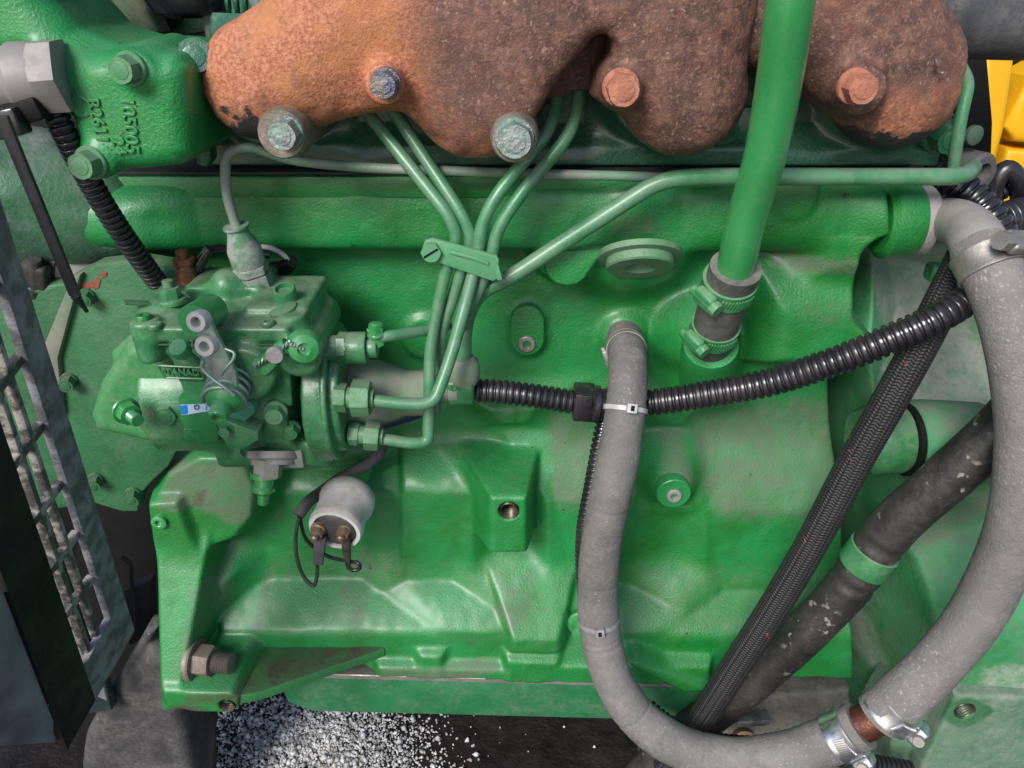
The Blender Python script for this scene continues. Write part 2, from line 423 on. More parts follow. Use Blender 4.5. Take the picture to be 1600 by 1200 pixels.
class HF:
    def __init__(s, px0, px1, py0, py1, h0, res, base=0.0):
        c = [at(px0, py0, h0), at(px1, py0, h0), at(px0, py1, h0), at(px1, py1, h0)]
        s.x0 = min(p.x for p in c); s.x1 = max(p.x for p in c); s.z0 = min(p.z for p in c); s.z1 = max(p.z for p in c)
        nx = int((s.x1 - s.x0) / res) + 1; nz = int((s.z1 - s.z0) / res) + 1
        s.X, s.Z = np.meshgrid(np.linspace(s.x0, s.x1, nx), np.linspace(s.z0, s.z1, nz), indexing='ij')
        s.H = np.full(s.X.shape, base); s.dirt = np.zeros(s.X.shape); s.stain = np.zeros(s.X.shape)
    def pts(s, poly, h): return [(p.x, p.z) for p in (at(x, y, h) for x, y in poly)]
    def sd(s, poly, h): return sd_poly(s.X, s.Z, s.pts(poly, h))
    def conv(s, poly, h, slopes):
        P = s.pts(poly, h); n = len(P)
        cx = sum(p[0] for p in P) / n; cz = sum(p[1] for p in P) / n
        out = np.zeros(s.X.shape)
        for i in range(n):
            (ax, az), (bx, bz) = P[i], P[(i + 1) % n]
            nx, nz = bz - az, -(bx - ax); l = math.hypot(nx, nz); nx /= l; nz /= l
            if (cx - ax) * nx + (cz - az) * nz > 0: nx, nz = -nx, -nz
            sl = slopes[i % len(slopes)] if isinstance(slopes, (list, tuple)) else slopes
            out = np.maximum(out, sl * ((s.X - ax) * nx + (s.Z - az) * nz))
        return out
    def up(s, poly, h, slopes=3.0, k=0.006): s.H = smax(s.H, h - s.conv(poly, h, slopes), k)
    def down(s, poly, h, slopes=3.0, k=0.006): s.H = smin(s.H, h + s.conv(poly, h, slopes), k)
    def upsd(s, poly, h, slope=3.0, k=0.006): s.H = smax(s.H, h - slope * np.maximum(s.sd(poly, h), 0), k)
    def downsd(s, poly, h, slope=3.0, k=0.006): s.H = smin(s.H, h + slope * np.maximum(s.sd(poly, h), 0), k)
    def disc(s, px, py, rp, h, slope=3.0, k=0.004, down=False):
        c = at(px, py, h); r = wpx(rp, c)
        d = np.sqrt((s.X - c.x) ** 2 + (s.Z - c.z) ** 2) - r
        if down: s.H = smin(s.H, h + slope * np.maximum(d, 0), k)
        else: s.H = smax(s.H, h - slope * np.maximum(d, 0), k)
    def ring(s, px, py, rp, h, wid, amt):
        c = at(px, py, h); r = wpx(rp, c)
        d = np.abs(np.sqrt((s.X - c.x) ** 2 + (s.Z - c.z) ** 2) - r)
        s.H = s.H + amt * np.clip(1 - d / wid, 0, 1)
    def paint(s, poly, h, soft, amt=1.0, which='dirt'):
        d = s.sd(poly, h)
        v = np.clip(0.5 - d / soft, 0, 1); v = v * v * (3 - 2 * v) * amt
        a = getattr(s, which); setattr(s, which, np.maximum(a, v))
    def blur(s, it=1):
        for _ in range(it):
            H = s.H
            p = np.pad(H, 1, mode='edge')
            s.H = (p[:-2, 1:-1] + p[2:, 1:-1] + p[1:-1, :-2] + p[1:-1, 2:] + 4 * H) / 8
    def build(s, name, m, parent=None, keep=None, cut=-0.12):
        nx, nz = s.X.shape
        V = np.stack([s.X, -s.H, s.Z], -1).reshape(-1, 3)
        i, j = np.meshgrid(np.arange(nx - 1), np.arange(nz - 1), indexing='ij')
        a = (i * nz + j).ravel()
        Fq = np.stack([a, a + nz, a + nz + 1, a + 1], -1)
        ok = (s.H.ravel()[Fq] > cut).all(1)
        if keep is not None: ok &= keep.ravel()[Fq].all(1)
        Fq = Fq[ok]
        used = np.unique(Fq); remap = np.zeros(len(V), dtype=np.int32); remap[used] = np.arange(len(used))
        me = mesh_np(name, V[used], remap[Fq])
        set_attr(me, 'dirt', s.dirt.reshape(-1)[used]); set_attr(me, 'stain', s.stain.reshape(-1)[used])
        return link(name, me, m, parent, sharp=None)

# ------------------------------------------------------------------ solid castings from distance fields (surface nets)
class SDF:
    def __init__(s, lo, hi, res):
        s.lo = np.array(lo); s.res = res
        n = np.ceil((np.array(hi) - s.lo) / res).astype(int) + 1
        ax = [s.lo[k] + res * np.arange(n[k]) for k in range(3)]
        s.X, s.Y, s.Z = np.meshgrid(*ax, indexing='ij'); s.D = np.full(s.X.shape, 1.0)
    def add(s, d, k=0.004): s.D = smin(s.D, d, k) if k else np.minimum(s.D, d)
    def sub(s, d, k=0.002): s.D = smax(s.D, -d, k)
    def cap(s, a, b, r1, r2=None):
        r2 = r1 if r2 is None else r2
        ba = np.array(b) - np.array(a); px, py, pz = s.X - a[0], s.Y - a[1], s.Z - a[2]
        t = np.clip((px * ba[0] + py * ba[1] + pz * ba[2]) / ba.dot(ba), 0, 1)
        return np.sqrt((px - ba[0] * t) ** 2 + (py - ba[1] * t) ** 2 + (pz - ba[2] * t) ** 2) - (r1 + (r2 - r1) * t)
    def cyl(s, a, b, r, rd=0.001, r2=None):
        ba = np.array(b) - np.array(a); l = np.linalg.norm(ba); u = ba / l
        px, py, pz = s.X - a[0], s.Y - a[1], s.Z - a[2]
        t = px * u[0] + py * u[1] + pz * u[2]
        q = np.sqrt(np.maximum(px * px + py * py + pz * pz - t * t, 0))
        R = r if r2 is None else r + (r2 - r) * np.clip(t / l, 0, 1)
        dx = q - R + rd; dz = np.abs(t - l / 2) - l / 2 + rd
        return np.sqrt(np.maximum(dx, 0) ** 2 + np.maximum(dz, 0) ** 2) + np.minimum(np.maximum(dx, dz), 0) - rd
    def box(s, c, half, rd=0.002, R=None):
        p = [s.X - c[0], s.Y - c[1], s.Z - c[2]]
        if R is not None:
            p = [sum(p[k] * R[k][j] for k in range(3)) for j in range(3)]
        q = [np.abs(p[k]) - half[k] + rd for k in range(3)]
        return np.sqrt(sum(np.maximum(a, 0) ** 2 for a in q)) + np.minimum(np.maximum(np.maximum(q[0], q[1]), q[2]), 0) - rd
    def ell(s, c, r):
        k0 = np.sqrt(((s.X - c[0]) / r[0]) ** 2 + ((s.Y - c[1]) / r[1]) ** 2 + ((s.Z - c[2]) / r[2]) ** 2)
        return (k0 - 1) * min(r)
    def pillow(s, poly, h, yc, half, rd):       # outline at height h, rounded slab about Y=yc
        P = [(p.x, p.z) for p in (at(x, y, h) for x, y in poly)]
        X2, Z2 = s.X[:, 0, :], s.Z[:, 0, :]
        d2 = sd_poly(X2, Z2, P)[:, None, :]
        a = d2 + rd; b = np.abs(s.Y - yc) - half + rd
        return np.sqrt(np.maximum(a, 0) ** 2 + np.maximum(b, 0) ** 2) + np.minimum(np.maximum(a, b), 0) - rd
    def build(s, name, m, parent=None, attrs=None):
        D = s.D; n = np.array(D.shape); neg = D < 0
        c = [neg[i:n[0] - 1 + i, j:n[1] - 1 + j, k:n[2] - 1 + k] for i in (0, 1) for j in (0, 1) for k in (0, 1)]
        cnt = sum(a.astype(np.int8) for a in c)
        ci = np.argwhere((cnt > 0) & (cnt < 8))
        idx = -np.ones(n - 1, dtype=np.int32); idx[tuple(ci.T)] = np.arange(len(ci))
        acc = np.zeros((len(ci), 3)); w = np.zeros(len(ci))
        co = [(i, j, k) for i in (0, 1) for j in (0, 1) for k in (0, 1)]
        for a in co:
            for b in co:
                if sum(b) - sum(a) == 1 and all(q >= p for p, q in zip(a, b)):
                    ia = ci + a; ib = ci + b
                    da = D[tuple(ia.T)]; db = D[tuple(ib.T)]
                    x = (da < 0) != (db < 0)
                    t = np.where(x, da / np.where(x, da - db, 1), 0)
                    p = np.array(a) + (np.array(b) - np.array(a)) * t[:, None]
                    acc += np.where(x[:, None], p, 0); w += x
        V = s.lo + (ci + acc / w[:, None]) * s.res
        Fs = []
        for ax in range(3):
            sl0 = [slice(1, -1)] * 3; sl1 = [slice(1, -1)] * 3
            sl0[ax] = slice(0, -1); sl1[ax] = slice(1, None)
            A = neg[tuple(sl0)]; B = neg[tuple(sl1)]
            e = np.argwhere(A != B); off = np.ones(3, dtype=int); off[ax] = 0
            g = e + off
            o1, o2 = [(1, 2), (2, 0), (0, 1)][ax]
            def cell(d1, d2):
                q = g.copy(); q[:, o1] -= d1; q[:, o2] -= d2
                return idx[tuple(q.T)]
            Q = np.stack([cell(1, 1), cell(0, 1), cell(0, 0), cell(1, 0)], -1)
            fl = B[tuple(e.T)]
            Q[fl] = Q[fl][:, ::-1]
            Fs.append(Q)
        Fq = np.concatenate(Fs); Fq = Fq[(Fq >= 0).all(1)]
        me = mesh_np(name, V, Fq)
        if attrs:
            for nm, fn in attrs.items(): set_attr(me, nm, fn(V))
        return link(name, me, m, parent, sharp=None)

def text_mesh(name, body, c, ax, up, size, depth, m, parent):
    cu = bpy.data.curves.new(name, 'FONT'); cu.body = body; cu.size = size; cu.extrude = depth; cu.align_x = 'CENTER'; cu.align_y = 'CENTER'
    cu.bevel_depth = depth * 0.35; cu.bevel_resolution = 1
    o = bpy.data.objects.new('tmp_text', cu); COL.objects.link(o)
    dg = bpy.context.evaluated_depsgraph_get()
    me = bpy.data.meshes.new_from_object(o.evaluated_get(dg))
    bpy.data.objects.remove(o)
    R = frame(ax, up)
    me.transform(Matrix.Translation(Vector(c)) @ R.to_4x4())
    me.name = name; me.materials.clear()
    return link(name, me, m, parent)
# ================================================================== ENGINE BLOCK
blk = thing('engine_block', 'big green cast engine block with long gallery rail filling the middle', 'engine block', at(800, 1075, 0))
g = HF(150, 1440, 255, 1100, 0.02, 0.0009)
# silhouette: falls away behind the left and right edges and at the deck and pan faces
# rail along the top, a rounded bar
zc = CAM.z - 0.1265
def bar_h(zc, b, hc, a, x0, x1, n=2.6):
    dz = np.abs(g.Z - zc) / b
    prof = hc + a * np.power(np.clip(1 - np.power(np.clip(dz, 0, 1), n), 0, 1), 1 / n)
    prof = np.where(dz < 1, prof, -0.05)
    end = np.maximum(np.maximum(x0 - g.X, g.X - x1), 0)
    return prof - end * 5
g.H = smax(g.H, bar_h(zc - 0.001, 0.0235, 0.008, 0.034, at(60, 345, 0.04).x, at(1395, 345, 0.03).x, 2.1), 0.010)
g.down([(225, 345), (245, 338), (258, 352), (240, 362)], 0.040, 1.0, 0.006)
for cx, cy, rr in ((352, 300, 33), (1252, 318, 36)):
    po = [(cx + rr * math.cos(a), cy + (rr * 0.95) * math.sin(a)) for a in [math.pi * i / 10 for i in range(11)]] + [(cx - rr, cy - 14), (cx + rr, cy - 14)]
    po = [(cx + rr * math.cos(math.pi * i / 10), cy + rr * 0.95 * math.sin(math.pi * i / 10)) for i in range(11)] + [(cx - rr, cy - 14), (cx + rr, cy - 14)]
    g.upsd(po, 0.0485, 4.0, 0.0015)
lug = [(848, 385), (848, 415), (856, 434), (872, 445), (890, 448), (908, 442), (922, 425), (932, 408), (960, 392), (960, 360), (848, 360)]
g.upsd(lug, 0.036, 4.0, 0.004)
g.disc(1000, 385, 60, 0.046, 1.7, 0.014)
# wall details
oval = [(824 + 27 * math.cos(t), 517 + (-12 if math.sin(t) < 0 else 12) + 27 * math.sin(t)) for t in [2 * math.pi * i / 24 for i in range(24)]]
g.upsd(oval, 0.0035, 1.2, 0.003)
g.disc(975, 527, 30, 0.006, 1.5, 0.006)
g.up([(1072, 545), (1144, 545), (1146, 585), (1070, 585)], 0.022, [4, 1.6, 0.55, 1.6], 0.012)
g.disc(1108, 556, 34, 0.034, 1.8, 0.008)
g.up([(1246, 512), (1420, 508), (1420, 575), (1240, 575)], 0.048, [0.95, 3, 3, 1.5], 0.008)
g.up([(1235, 440), (1420, 440), (1420, 470), (1235, 470)], 0.012, [2, 3, 3, 1.2], 0.01)
g.up([(1310, 380), (1400, 380), (1368, 420), (1310, 420)], 0.040, [3, 3, 1.0, 1.0], 0.014)
g.disc(665, 530, 34, 0.004, 1.2, 0.003)
# lower crankcase: sloped shoulder, upright panels, sloping ledge with shallow pockets
g.up([(300, 775), (626, 775), (626, 1100), (300, 1100)], 0.025, [1.1, 0.40, 3, 1], 0.010)
g.up([(627, 773), (738, 773), (738, 1100), (627, 1100)], 0.031, [1.1, 0.6, 3, 7.0], 0.009)
g.up([(858, 790), (985, 790), (985, 1100), (858, 1100)], 0.031, [0.62, 0.6, 3, 0.9], 0.012)
g.up([(985, 790), (1078, 790), (1078, 1100), (985, 1100)], 0.024, [0.8, 0.6, 3, 0.6], 0.012)
g.up([(1104, 803), (1345, 805), (1345, 1100), (1104, 1100)], 0.034, [0.56, 3, 3, 0.9], 0.012)
g.up([(742, 770), (860, 770), (860, 1100), (742, 1100)], 0.012, [0.5, 0.6, 3, 0.6], 0.012)
# little arches under the gallery wall
for cx in (797, 1042):
    g.disc(cx, 646, 9, 0.0045 if cx < 900 else 0.006, 3, 0.001)
g.up([(762, 640), (838, 640), (818, 662), (784, 662)], 0.011, [1, 1.0, 2.2, 1.0], 0.014)
g.up([(1010, 640), (1085, 640), (1062, 662), (1034, 662)], 0.011, [1, 1.0, 2.2, 1.0], 0.014)
# one long ledge sloping out to the pan rail
g.up([(345, 988), (1345, 988), (1345, 1100), (345, 1100)], 0.058, [0.80, 3, 3, 1.5], 0.010)
# pockets cut down into it
g.down([(400, 800), (596, 800), (566, 903), (420, 903)], 0.027, [0, 0.6, 1.5, 0.6], 0.016)
g.down([(632, 800), (726, 800), (706, 908), (634, 908)], 0.032, [0, 0.6, 1.5, 0.6], 0.014)
g.down([(872, 810), (1000, 810), (985, 915), (898, 915)], 0.032, [0, 0.5, 1.5, 0.6], 0.016)
g.down([(1112, 815), (1330, 815), (1330, 925), (1130, 925)], 0.035, [0, 0.5, 1.4, 0.6], 0.016)
# boss with the threaded mounting hole
g.up([(766, 776), (825, 776), (825, 866), (766, 866)], 0.058, [7, 6, 7, 2.2], 0.004)
g.up([(738, 742), (826, 742), (826, 800), (756, 800)], 0.028, [3, 5, 4, 1.2], 0.010)
g.disc(1053, 760, 40, 0.020, 1.1, 0.018)
g.disc(1053, 767, 27, 0.041, 1.9, 0.012)
# pan rail
g.up([(590, 1044), (798, 1048), (798, 1100), (590, 1100)], 0.066, [2.5, 3, 3, 2], 0.005)
g.up([(655, 1026), (690, 1026), (690, 1060), (655, 1060)], 0.065, [2.6, 2.0, 3, 2.0], 0.006)
g.up([(800, 1000), (878, 1002), (878, 1022), (800, 1020)], 0.066, [1.0, 3, 1.6, 2.0], 0.006)
g.up([(792, 1034), (1110, 1044), (1110, 1100), (792, 1100)], 0.068, [2.4, 3, 3, 3], 0.006)
g.down([(890, 945), (935, 945), (935, 990), (890, 990)], 0.044, 2.6, 0.006)
g.ring(838, 1050, 20, 0.068, 0.0012, 0.0009)
g.up([(985, 1040), (1000, 1036), (1118, 1084), (1100, 1100)], 0.074, [2, 4, 3, 3], 0.006)
# left mounting flange
g.upsd([(232, 792), (262, 742), (310, 716), (376, 716), (396, 760), (392, 810), (366, 840), (330, 854), (300, 874), (244, 874)], 0.050, 2.4, 0.012)
g.downsd([(300, 1006), (400, 1003), (570, 1006), (596, 1020), (596, 1120), (300, 1120)], 0.032, 5.0, 0.004)
g.upsd([(228, 788), (276, 785), (292, 830), (314, 878), (306, 916), (280, 932), (266, 950), (246, 940), (244, 900)], 0.058, 3.5, 0.004)
g.up([(250, 1068), (286, 1070), (290, 1112), (254, 1112)], 0.100, [0.52, 7, 3, 3], 0.004)
g.upsd([(250, 1079), (330, 1080), (362, 1080), (378, 1092), (376, 1108), (362, 1117), (300, 1116), (258, 1108)], 0.105, 25.0, 0.001)
g.upsd([(308, 925), (330, 905), (350, 912), (346, 945), (328, 965), (306, 965)], 0.050, 1.4, 0.012)
# left silhouette cut
left = [(0, 600), (206, 600), (213, 770), (218, 820), (238, 900), (242, 960), (240, 1060), (246, 1110), (246, 1200), (-200, 1200), (-200, 600)]
sdl = g.sd(left, 0.05)
g.H = smin(g.H, -0.10 + 18 * sdl, 0.004)
sdl = g.sd([(-400, 395), (90, 395), (165, 440), (206, 600), (206, 640), (-400, 640)], 0.02)
g.H = smin(g.H, -0.10 + 18 * sdl, 0.004)
right = [(1422, 60), (1422, 392), (1378, 400), (1366, 480), (1392, 506), (1400, 560), (1347, 578), (1345, 1300), (1900, 1300), (1900, 60)]
g.H = smin(g.H, -0.10 + 10 * g.sd(right, 0.03), 0.004)
zcut0 = at(800, 1068, 0.069).z
g.blur(11)
# holes
for px, py, r, h, dep in ((795, 799, 14, 0.058, 0.030), (355, 1103, 11, 0.105, 0.02)):
    c = at(px, py, h); rr = wpx(r, c); d = np.sqrt((g.X - c.x) ** 2 + (g.Z - c.z) ** 2)
    g.H = np.where(d < rr, h - dep, np.where(d < rr * 1.25, np.minimum(g.H, h - 0.0012 + (d - rr) / (rr * 0.25) * 0.0012), g.H))
low = (g.Z < zcut0 - 0.03 * g.X) & ((g.X > at(384, 1100, 0.1).x) | (g.H < 0.058))
g.H = np.where(low, -0.2, g.H)
top = g.Z > at(800, 272, 0.024).z
g.H = np.where(top, -0.2, g.H)
g.blur(1)
n1 = vnoise(g.X * 55, g.Z * 55, 1) - 0.5; n2 = vnoise(g.X * 160, g.Z * 160, 2) - 0.5
g.H = g.H + n1 * 0.0012 + n2 * 0.00035
# dirt that has settled or been splashed, with shapes of its own
g.paint([(1075, 650), (1332, 640), (1335, 800), (1110, 800), (1085, 740)], 0.02, 0.024, 0.85)
g.paint([(858, 665), (930, 668), (930, 788), (862, 788)], 0.02, 0.012, 0.8)
g.paint([(1035, 690), (1075, 690), (1085, 750), (1025, 750)], 0.03, 0.010, 0.9)
g.paint([(262, 725), (390, 712), (402, 800), (375, 825), (300, 790), (250, 790)], 0.05, 0.012, 0.95)
g.paint([(1215, 400), (1370, 400), (1370, 430), (1215, 430)], 0.03, 0.010, 0.9)
g.paint([(1240, 470), (1380, 455), (1390, 505), (1245, 505)], 0.03, 0.014, 0.6)
g.paint([(150, 280), (1400, 285), (1400, 296), (150, 294)], 0.030, 0.008, 0.7)
g.paint([(960, 345), (1040, 345), (1050, 385), (950, 385)], 0.05, 0.012, 0.7)
g.paint([(300, 905), (350, 890), (360, 970), (300, 990)], 0.06, 0.012, 0.7)
g.paint([(350, 915), (700, 900), (780, 900), (880, 900), (880, 1000), (350, 990)], 0.05, 0.02, 0.35)
g.paint([(620, 700), (740, 700), (740, 772), (620, 772)], 0.02, 0.012, 0.35)
g.paint([(1000, 910), (1330, 905), (1330, 985), (960, 985)], 0.05, 0.015, 0.45)
for poly in ([(535, 910), (560, 890), (580, 915), (575, 965), (555, 985), (545, 960), (520, 950)], [(765, 960), (800, 925), (835, 915), (838, 950), (800, 970)], [(395, 920), (420, 915), (412, 980), (395, 985)]):
    g.paint(poly, 0.05, 0.006, 0.7)
g.paint([(595, 1035), (640, 1035), (770, 1028), (790, 1040), (700, 1055), (600, 1050)], 0.06, 0.006, 0.9)
g.paint([(310, 1005), (590, 1000), (580, 1060), (310, 1090)], 0.03, 0.010, 0.75, 'stain')
g.paint([(300, 1040), (340, 1040), (380, 1078), (290, 1075)], 0.07, 0.006, 0.9, 'stain')
g.paint([(306, 768), (322, 765), (316, 790), (300, 792)], 0.05, 0.004, 0.7, 'stain')
g.paint([(298, 1066), (385, 1068), (385, 1082), (298, 1082)], 0.095, 0.006, 0.9, 'stain')
casting = g.build('casting', M_green(), blk, keep=(g.sd(right, 0.03) > -0.001) & (g.H > -0.085), cut=-0.085)
# oil-dirty web beside the mounting nut
zt = at(600, 1014, 0.06).z
web_top = [at(610, 1016, 0.045), atz(600, 1014, zt), atz(420, 1070, zt), atz(375, 1082, zt), atz(340, 1080, zt), at(280, 1070, 0.06), at(275, 1020, 0.02), at(590, 1020, 0.02)]
web_top = [at(612, 1014, 0.050), at(600, 1013, 0.0595), at(412, 1074, 0.098), at(380, 1079, 0.102), at(330, 1078, 0.102), at(292, 1076, 0.100), at(290, 1000, 0.02), at(612, 1000, 0.02)]
web_top = [Vector((p.x, p.y, zt)) for p in web_top]
web_m = mat('green_paint_oily', (0.02, 0.13, 0.04), (0.03, 0.17, 0.05), 20, rough=0.4, up=0.85, dust=0.2, dustcol=(0.045, 0.034, 0.020), bump=0.5, bscale=300, upr=(0.7, 0.95))
prism('mounting_web', web_top, (0, 0, -0.008), web_m, blk, bevel=0.0025)
so0, so1 = at(1102, 590, 0.012), at(1111, 538, 0.041)
soa = (so1 - so0).normalized()
lathe('pipe_socket', so0, soa, [(0.0185, 0), (0.0180, (so1 - so0).length * 0.9), (0.0168, (so1 - so0).length), (0.0140, (so1 - so0).length + 0.0002)], M_green(), blk, 30)
# plugs, screws and bolts that belong to the block
pax = Vector((0, -0.60, -0.80))
pc = at(1000, 410, 0.046)
lathe('gallery_plug', pc - pax * 0.006, pax, [(0.0245, 0), (0.0245, 0.0035), (0.0225, 0.0040), (0.0200, 0.0042), (0.0200, 0.0088), (0.0190, 0.0098), (0.0092, 0.0098), (0.0084, 0.0090), (0.0074, 0.0045), (0, 0.004)], mat('green_plug', (0.07, 0.20, 0.09), (0.10, 0.23, 0.12), 60, rough=0.42, dust=0.5, up=0.5, dustcol=(0.26, 0.27, 0.21), bump=0.3), blk, 36)
plate('screw_pad', oval, 0.0085, 0.012, M_green(), blk, 0.0012, 3)
plate('lug_pad', [(848, 392), (848, 408), (851, 424), (859, 437), (871, 445), (886, 448), (902, 445), (914, 436), (924, 421), (934, 408), (944, 398), (950, 390)], 0.0440, 0.040, M_green(), blk, 0.002, 3)
socket_screw('socket_screw', at(823, 537, 0.0085), -Y, wpx(14, at(823, 537, 0.008)), M_steel(), blk)
bp_ = at(1053, 772, 0.046); br_ = wpx(27, bp_)
lathe('boss_pad', Vector((bp_.x, -0.034, bp_.z)), -Y, [(br_ * 1.04, 0), (br_ * 1.02, 0.0100), (br_ * 0.99, 0.0115), (br_ * 0.94, 0.0120)], M_green(), blk, 34)
socket_screw('socket_screw', at(1053, 774, 0.0462), -Y, wpx(12, at(1053, 774, 0.046)), M_greymetal(), blk)
socket_screw('socket_screw', at(248, 817, 0.060), -Y, wpx(12, at(248, 817, 0.06)), M_greenclean(), blk, 0.001)
def thread_sleeve(px, py, h, rp, dep, m, parent, name='threaded_hole', axis=Y):
    c = at(px, py, h); r = wpx(rp, c)
    prof = [(r * 1.06, -0.0004), (r * 1.0, 0.0)]
    n = max(4, int(dep / 0.0018))
    for i in range(n): prof += [(r * 0.98, dep * (i + 0.1) / n), (r * 0.84, dep * (i + 0.6) / n)]
    prof += [(r * 0.84, dep), (0, dep)]
    return lathe(name, c, axis, prof, m, parent, 24, cap0=False)
thread_m = mat('oily_thread', (0.07, 0.055, 0.035), (0.12, 0.10, 0.07), 80, rough=0.3, metal=0.6)
thread_sleeve(795, 799, 0.0582, 14, 0.018, thread_m, blk)
thread_sleeve(355, 1103, 0.1052, 11, 0.014, thread_m, blk)
q = at(908, 972, 0.047); bolt('flange_bolt', q, -Y, 0.0085, 0.011, M_greenclean(), blk, 1.3)
nutp = at(302, 1030, 0.083)
bolt('mounting_nut', nutp, (1, -0.16, 0.02), 0.0118, 0.016, mat('rusty_brown_steel', (0.17, 0.13, 0.10), (0.25, 0.20, 0.16), 60, rough=0.5, metal=0.4, dust=0.5, bump=0.4, bscale=600), blk, 1.32, 0.25, stud=(0.0074, 0.014))

# ------------------------------------------------------------------ oil pan
pan = thing('oil_pan', 'green oil pan hanging under the engine block', 'oil pan', at(720, 1110, 0.05))
pxs = [(425, 0.0), (445, 0.052), (480, 0.060), (1115, 0.062), (1200, 0.0)]
def pz(x, dz): return zcut0 - 0.03 * x - dz
fl_t = []; 
for px, h in pxs:
    x = at(px, 1085, h).x; fl_t.append((x, -h))
prism('pan_flange', [Vector((x, y - 0.003, pz(x, 0.0012))) for x, y in fl_t], (0, 0, -0.0040), M_steel(), pan, 0.0005, 1)
prism('pan_body', [Vector((x, y, pz(x, 0.0050))) for x, y in fl_t], (0, 0.004, -0.046), mat('green_pan', (0.008, 0.120, 0.038), (0.014, 0.160, 0.055), 18, rough=0.42, dust=0.5, dustcol=(0.15, 0.19, 0.15), up=0.4, bump=0.3), pan, 0.003)

# ================================================================== CYLINDER HEAD
head = thing('cylinder_head', 'green cylinder head behind the rusty exhaust manifold, shade put into its colour', 'cylinder head', at(900, 265, 0.0))
g = HF(300, 1500, 20, 285, 0.012, 0.0011)
g.H[:] = 0.012
for cx in (420, 760, 1040, 1390):
    el = [(cx + 95 * math.cos(t), 120 + 108 * math.sin(t)) for t in [2 * math.pi * i / 24 for i in range(24)]]
    g.upsd(el, 0.022, 1.6, 0.008)
g.up([(320, 225), (1470, 235), (1470, 262), (320, 262)], 0.016, [1.0, 3, 3, 3], 0.006)
for cx in (590, 880, 1240):
    g.downsd([(cx - 40, 60), (cx + 40, 60), (cx + 30, 190), (cx - 30, 190)], 0.008, 0.8, 0.01)
cut = g.sd([(1435, 285), (1462, 262), (1470, 225), (1470, -200), (1700, -200), (1700, 400), (1435, 400)], 0.01)
g.H = np.where(cut < 0, -0.2, g.H)
g.H = np.where(g.sd([(-200, -300), (322, -300), (322, 400), (-200, 400)], 0.012) < 0, -0.2, g.H)
keep = g.Z > at(800, 266, 0.016).z
g.H = np.where(keep, g.H, -0.2)
g.blur(2); g.H += (vnoise(g.X * 60, g.Z * 60, 4) - 0.5) * 0.0012
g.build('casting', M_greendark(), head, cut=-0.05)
# deck edge between head and block
zz = at(800, 267, 0.024).z
xa, xb = at(120, 268, 0.02).x, at(1432, 268, 0.02).x
box('gasket_edge', ((xa + xb) / 2, -0.006, zz - 0.001), (xb - xa, 0.04, 0.0018), M_dark(), head, None, 0.0003, 1)
box('deck_flange', ((xa + xb) / 2, -0.004, zz - 0.009), (xb - xa - 0.004, 0.046, 0.013), M_green(), blk, None, 0.002)
for i, (px, py) in enumerate(((1120, 190), (1465, 205))):
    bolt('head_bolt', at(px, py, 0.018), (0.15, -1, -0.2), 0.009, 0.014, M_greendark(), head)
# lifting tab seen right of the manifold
plate('lift_tab', [(1060, 218), (1120, 205), (1155, 170), (1185, 165), (1190, 200), (1165, 218), (1100, 226)], 0.024, 0.004, M_greendark(), head)
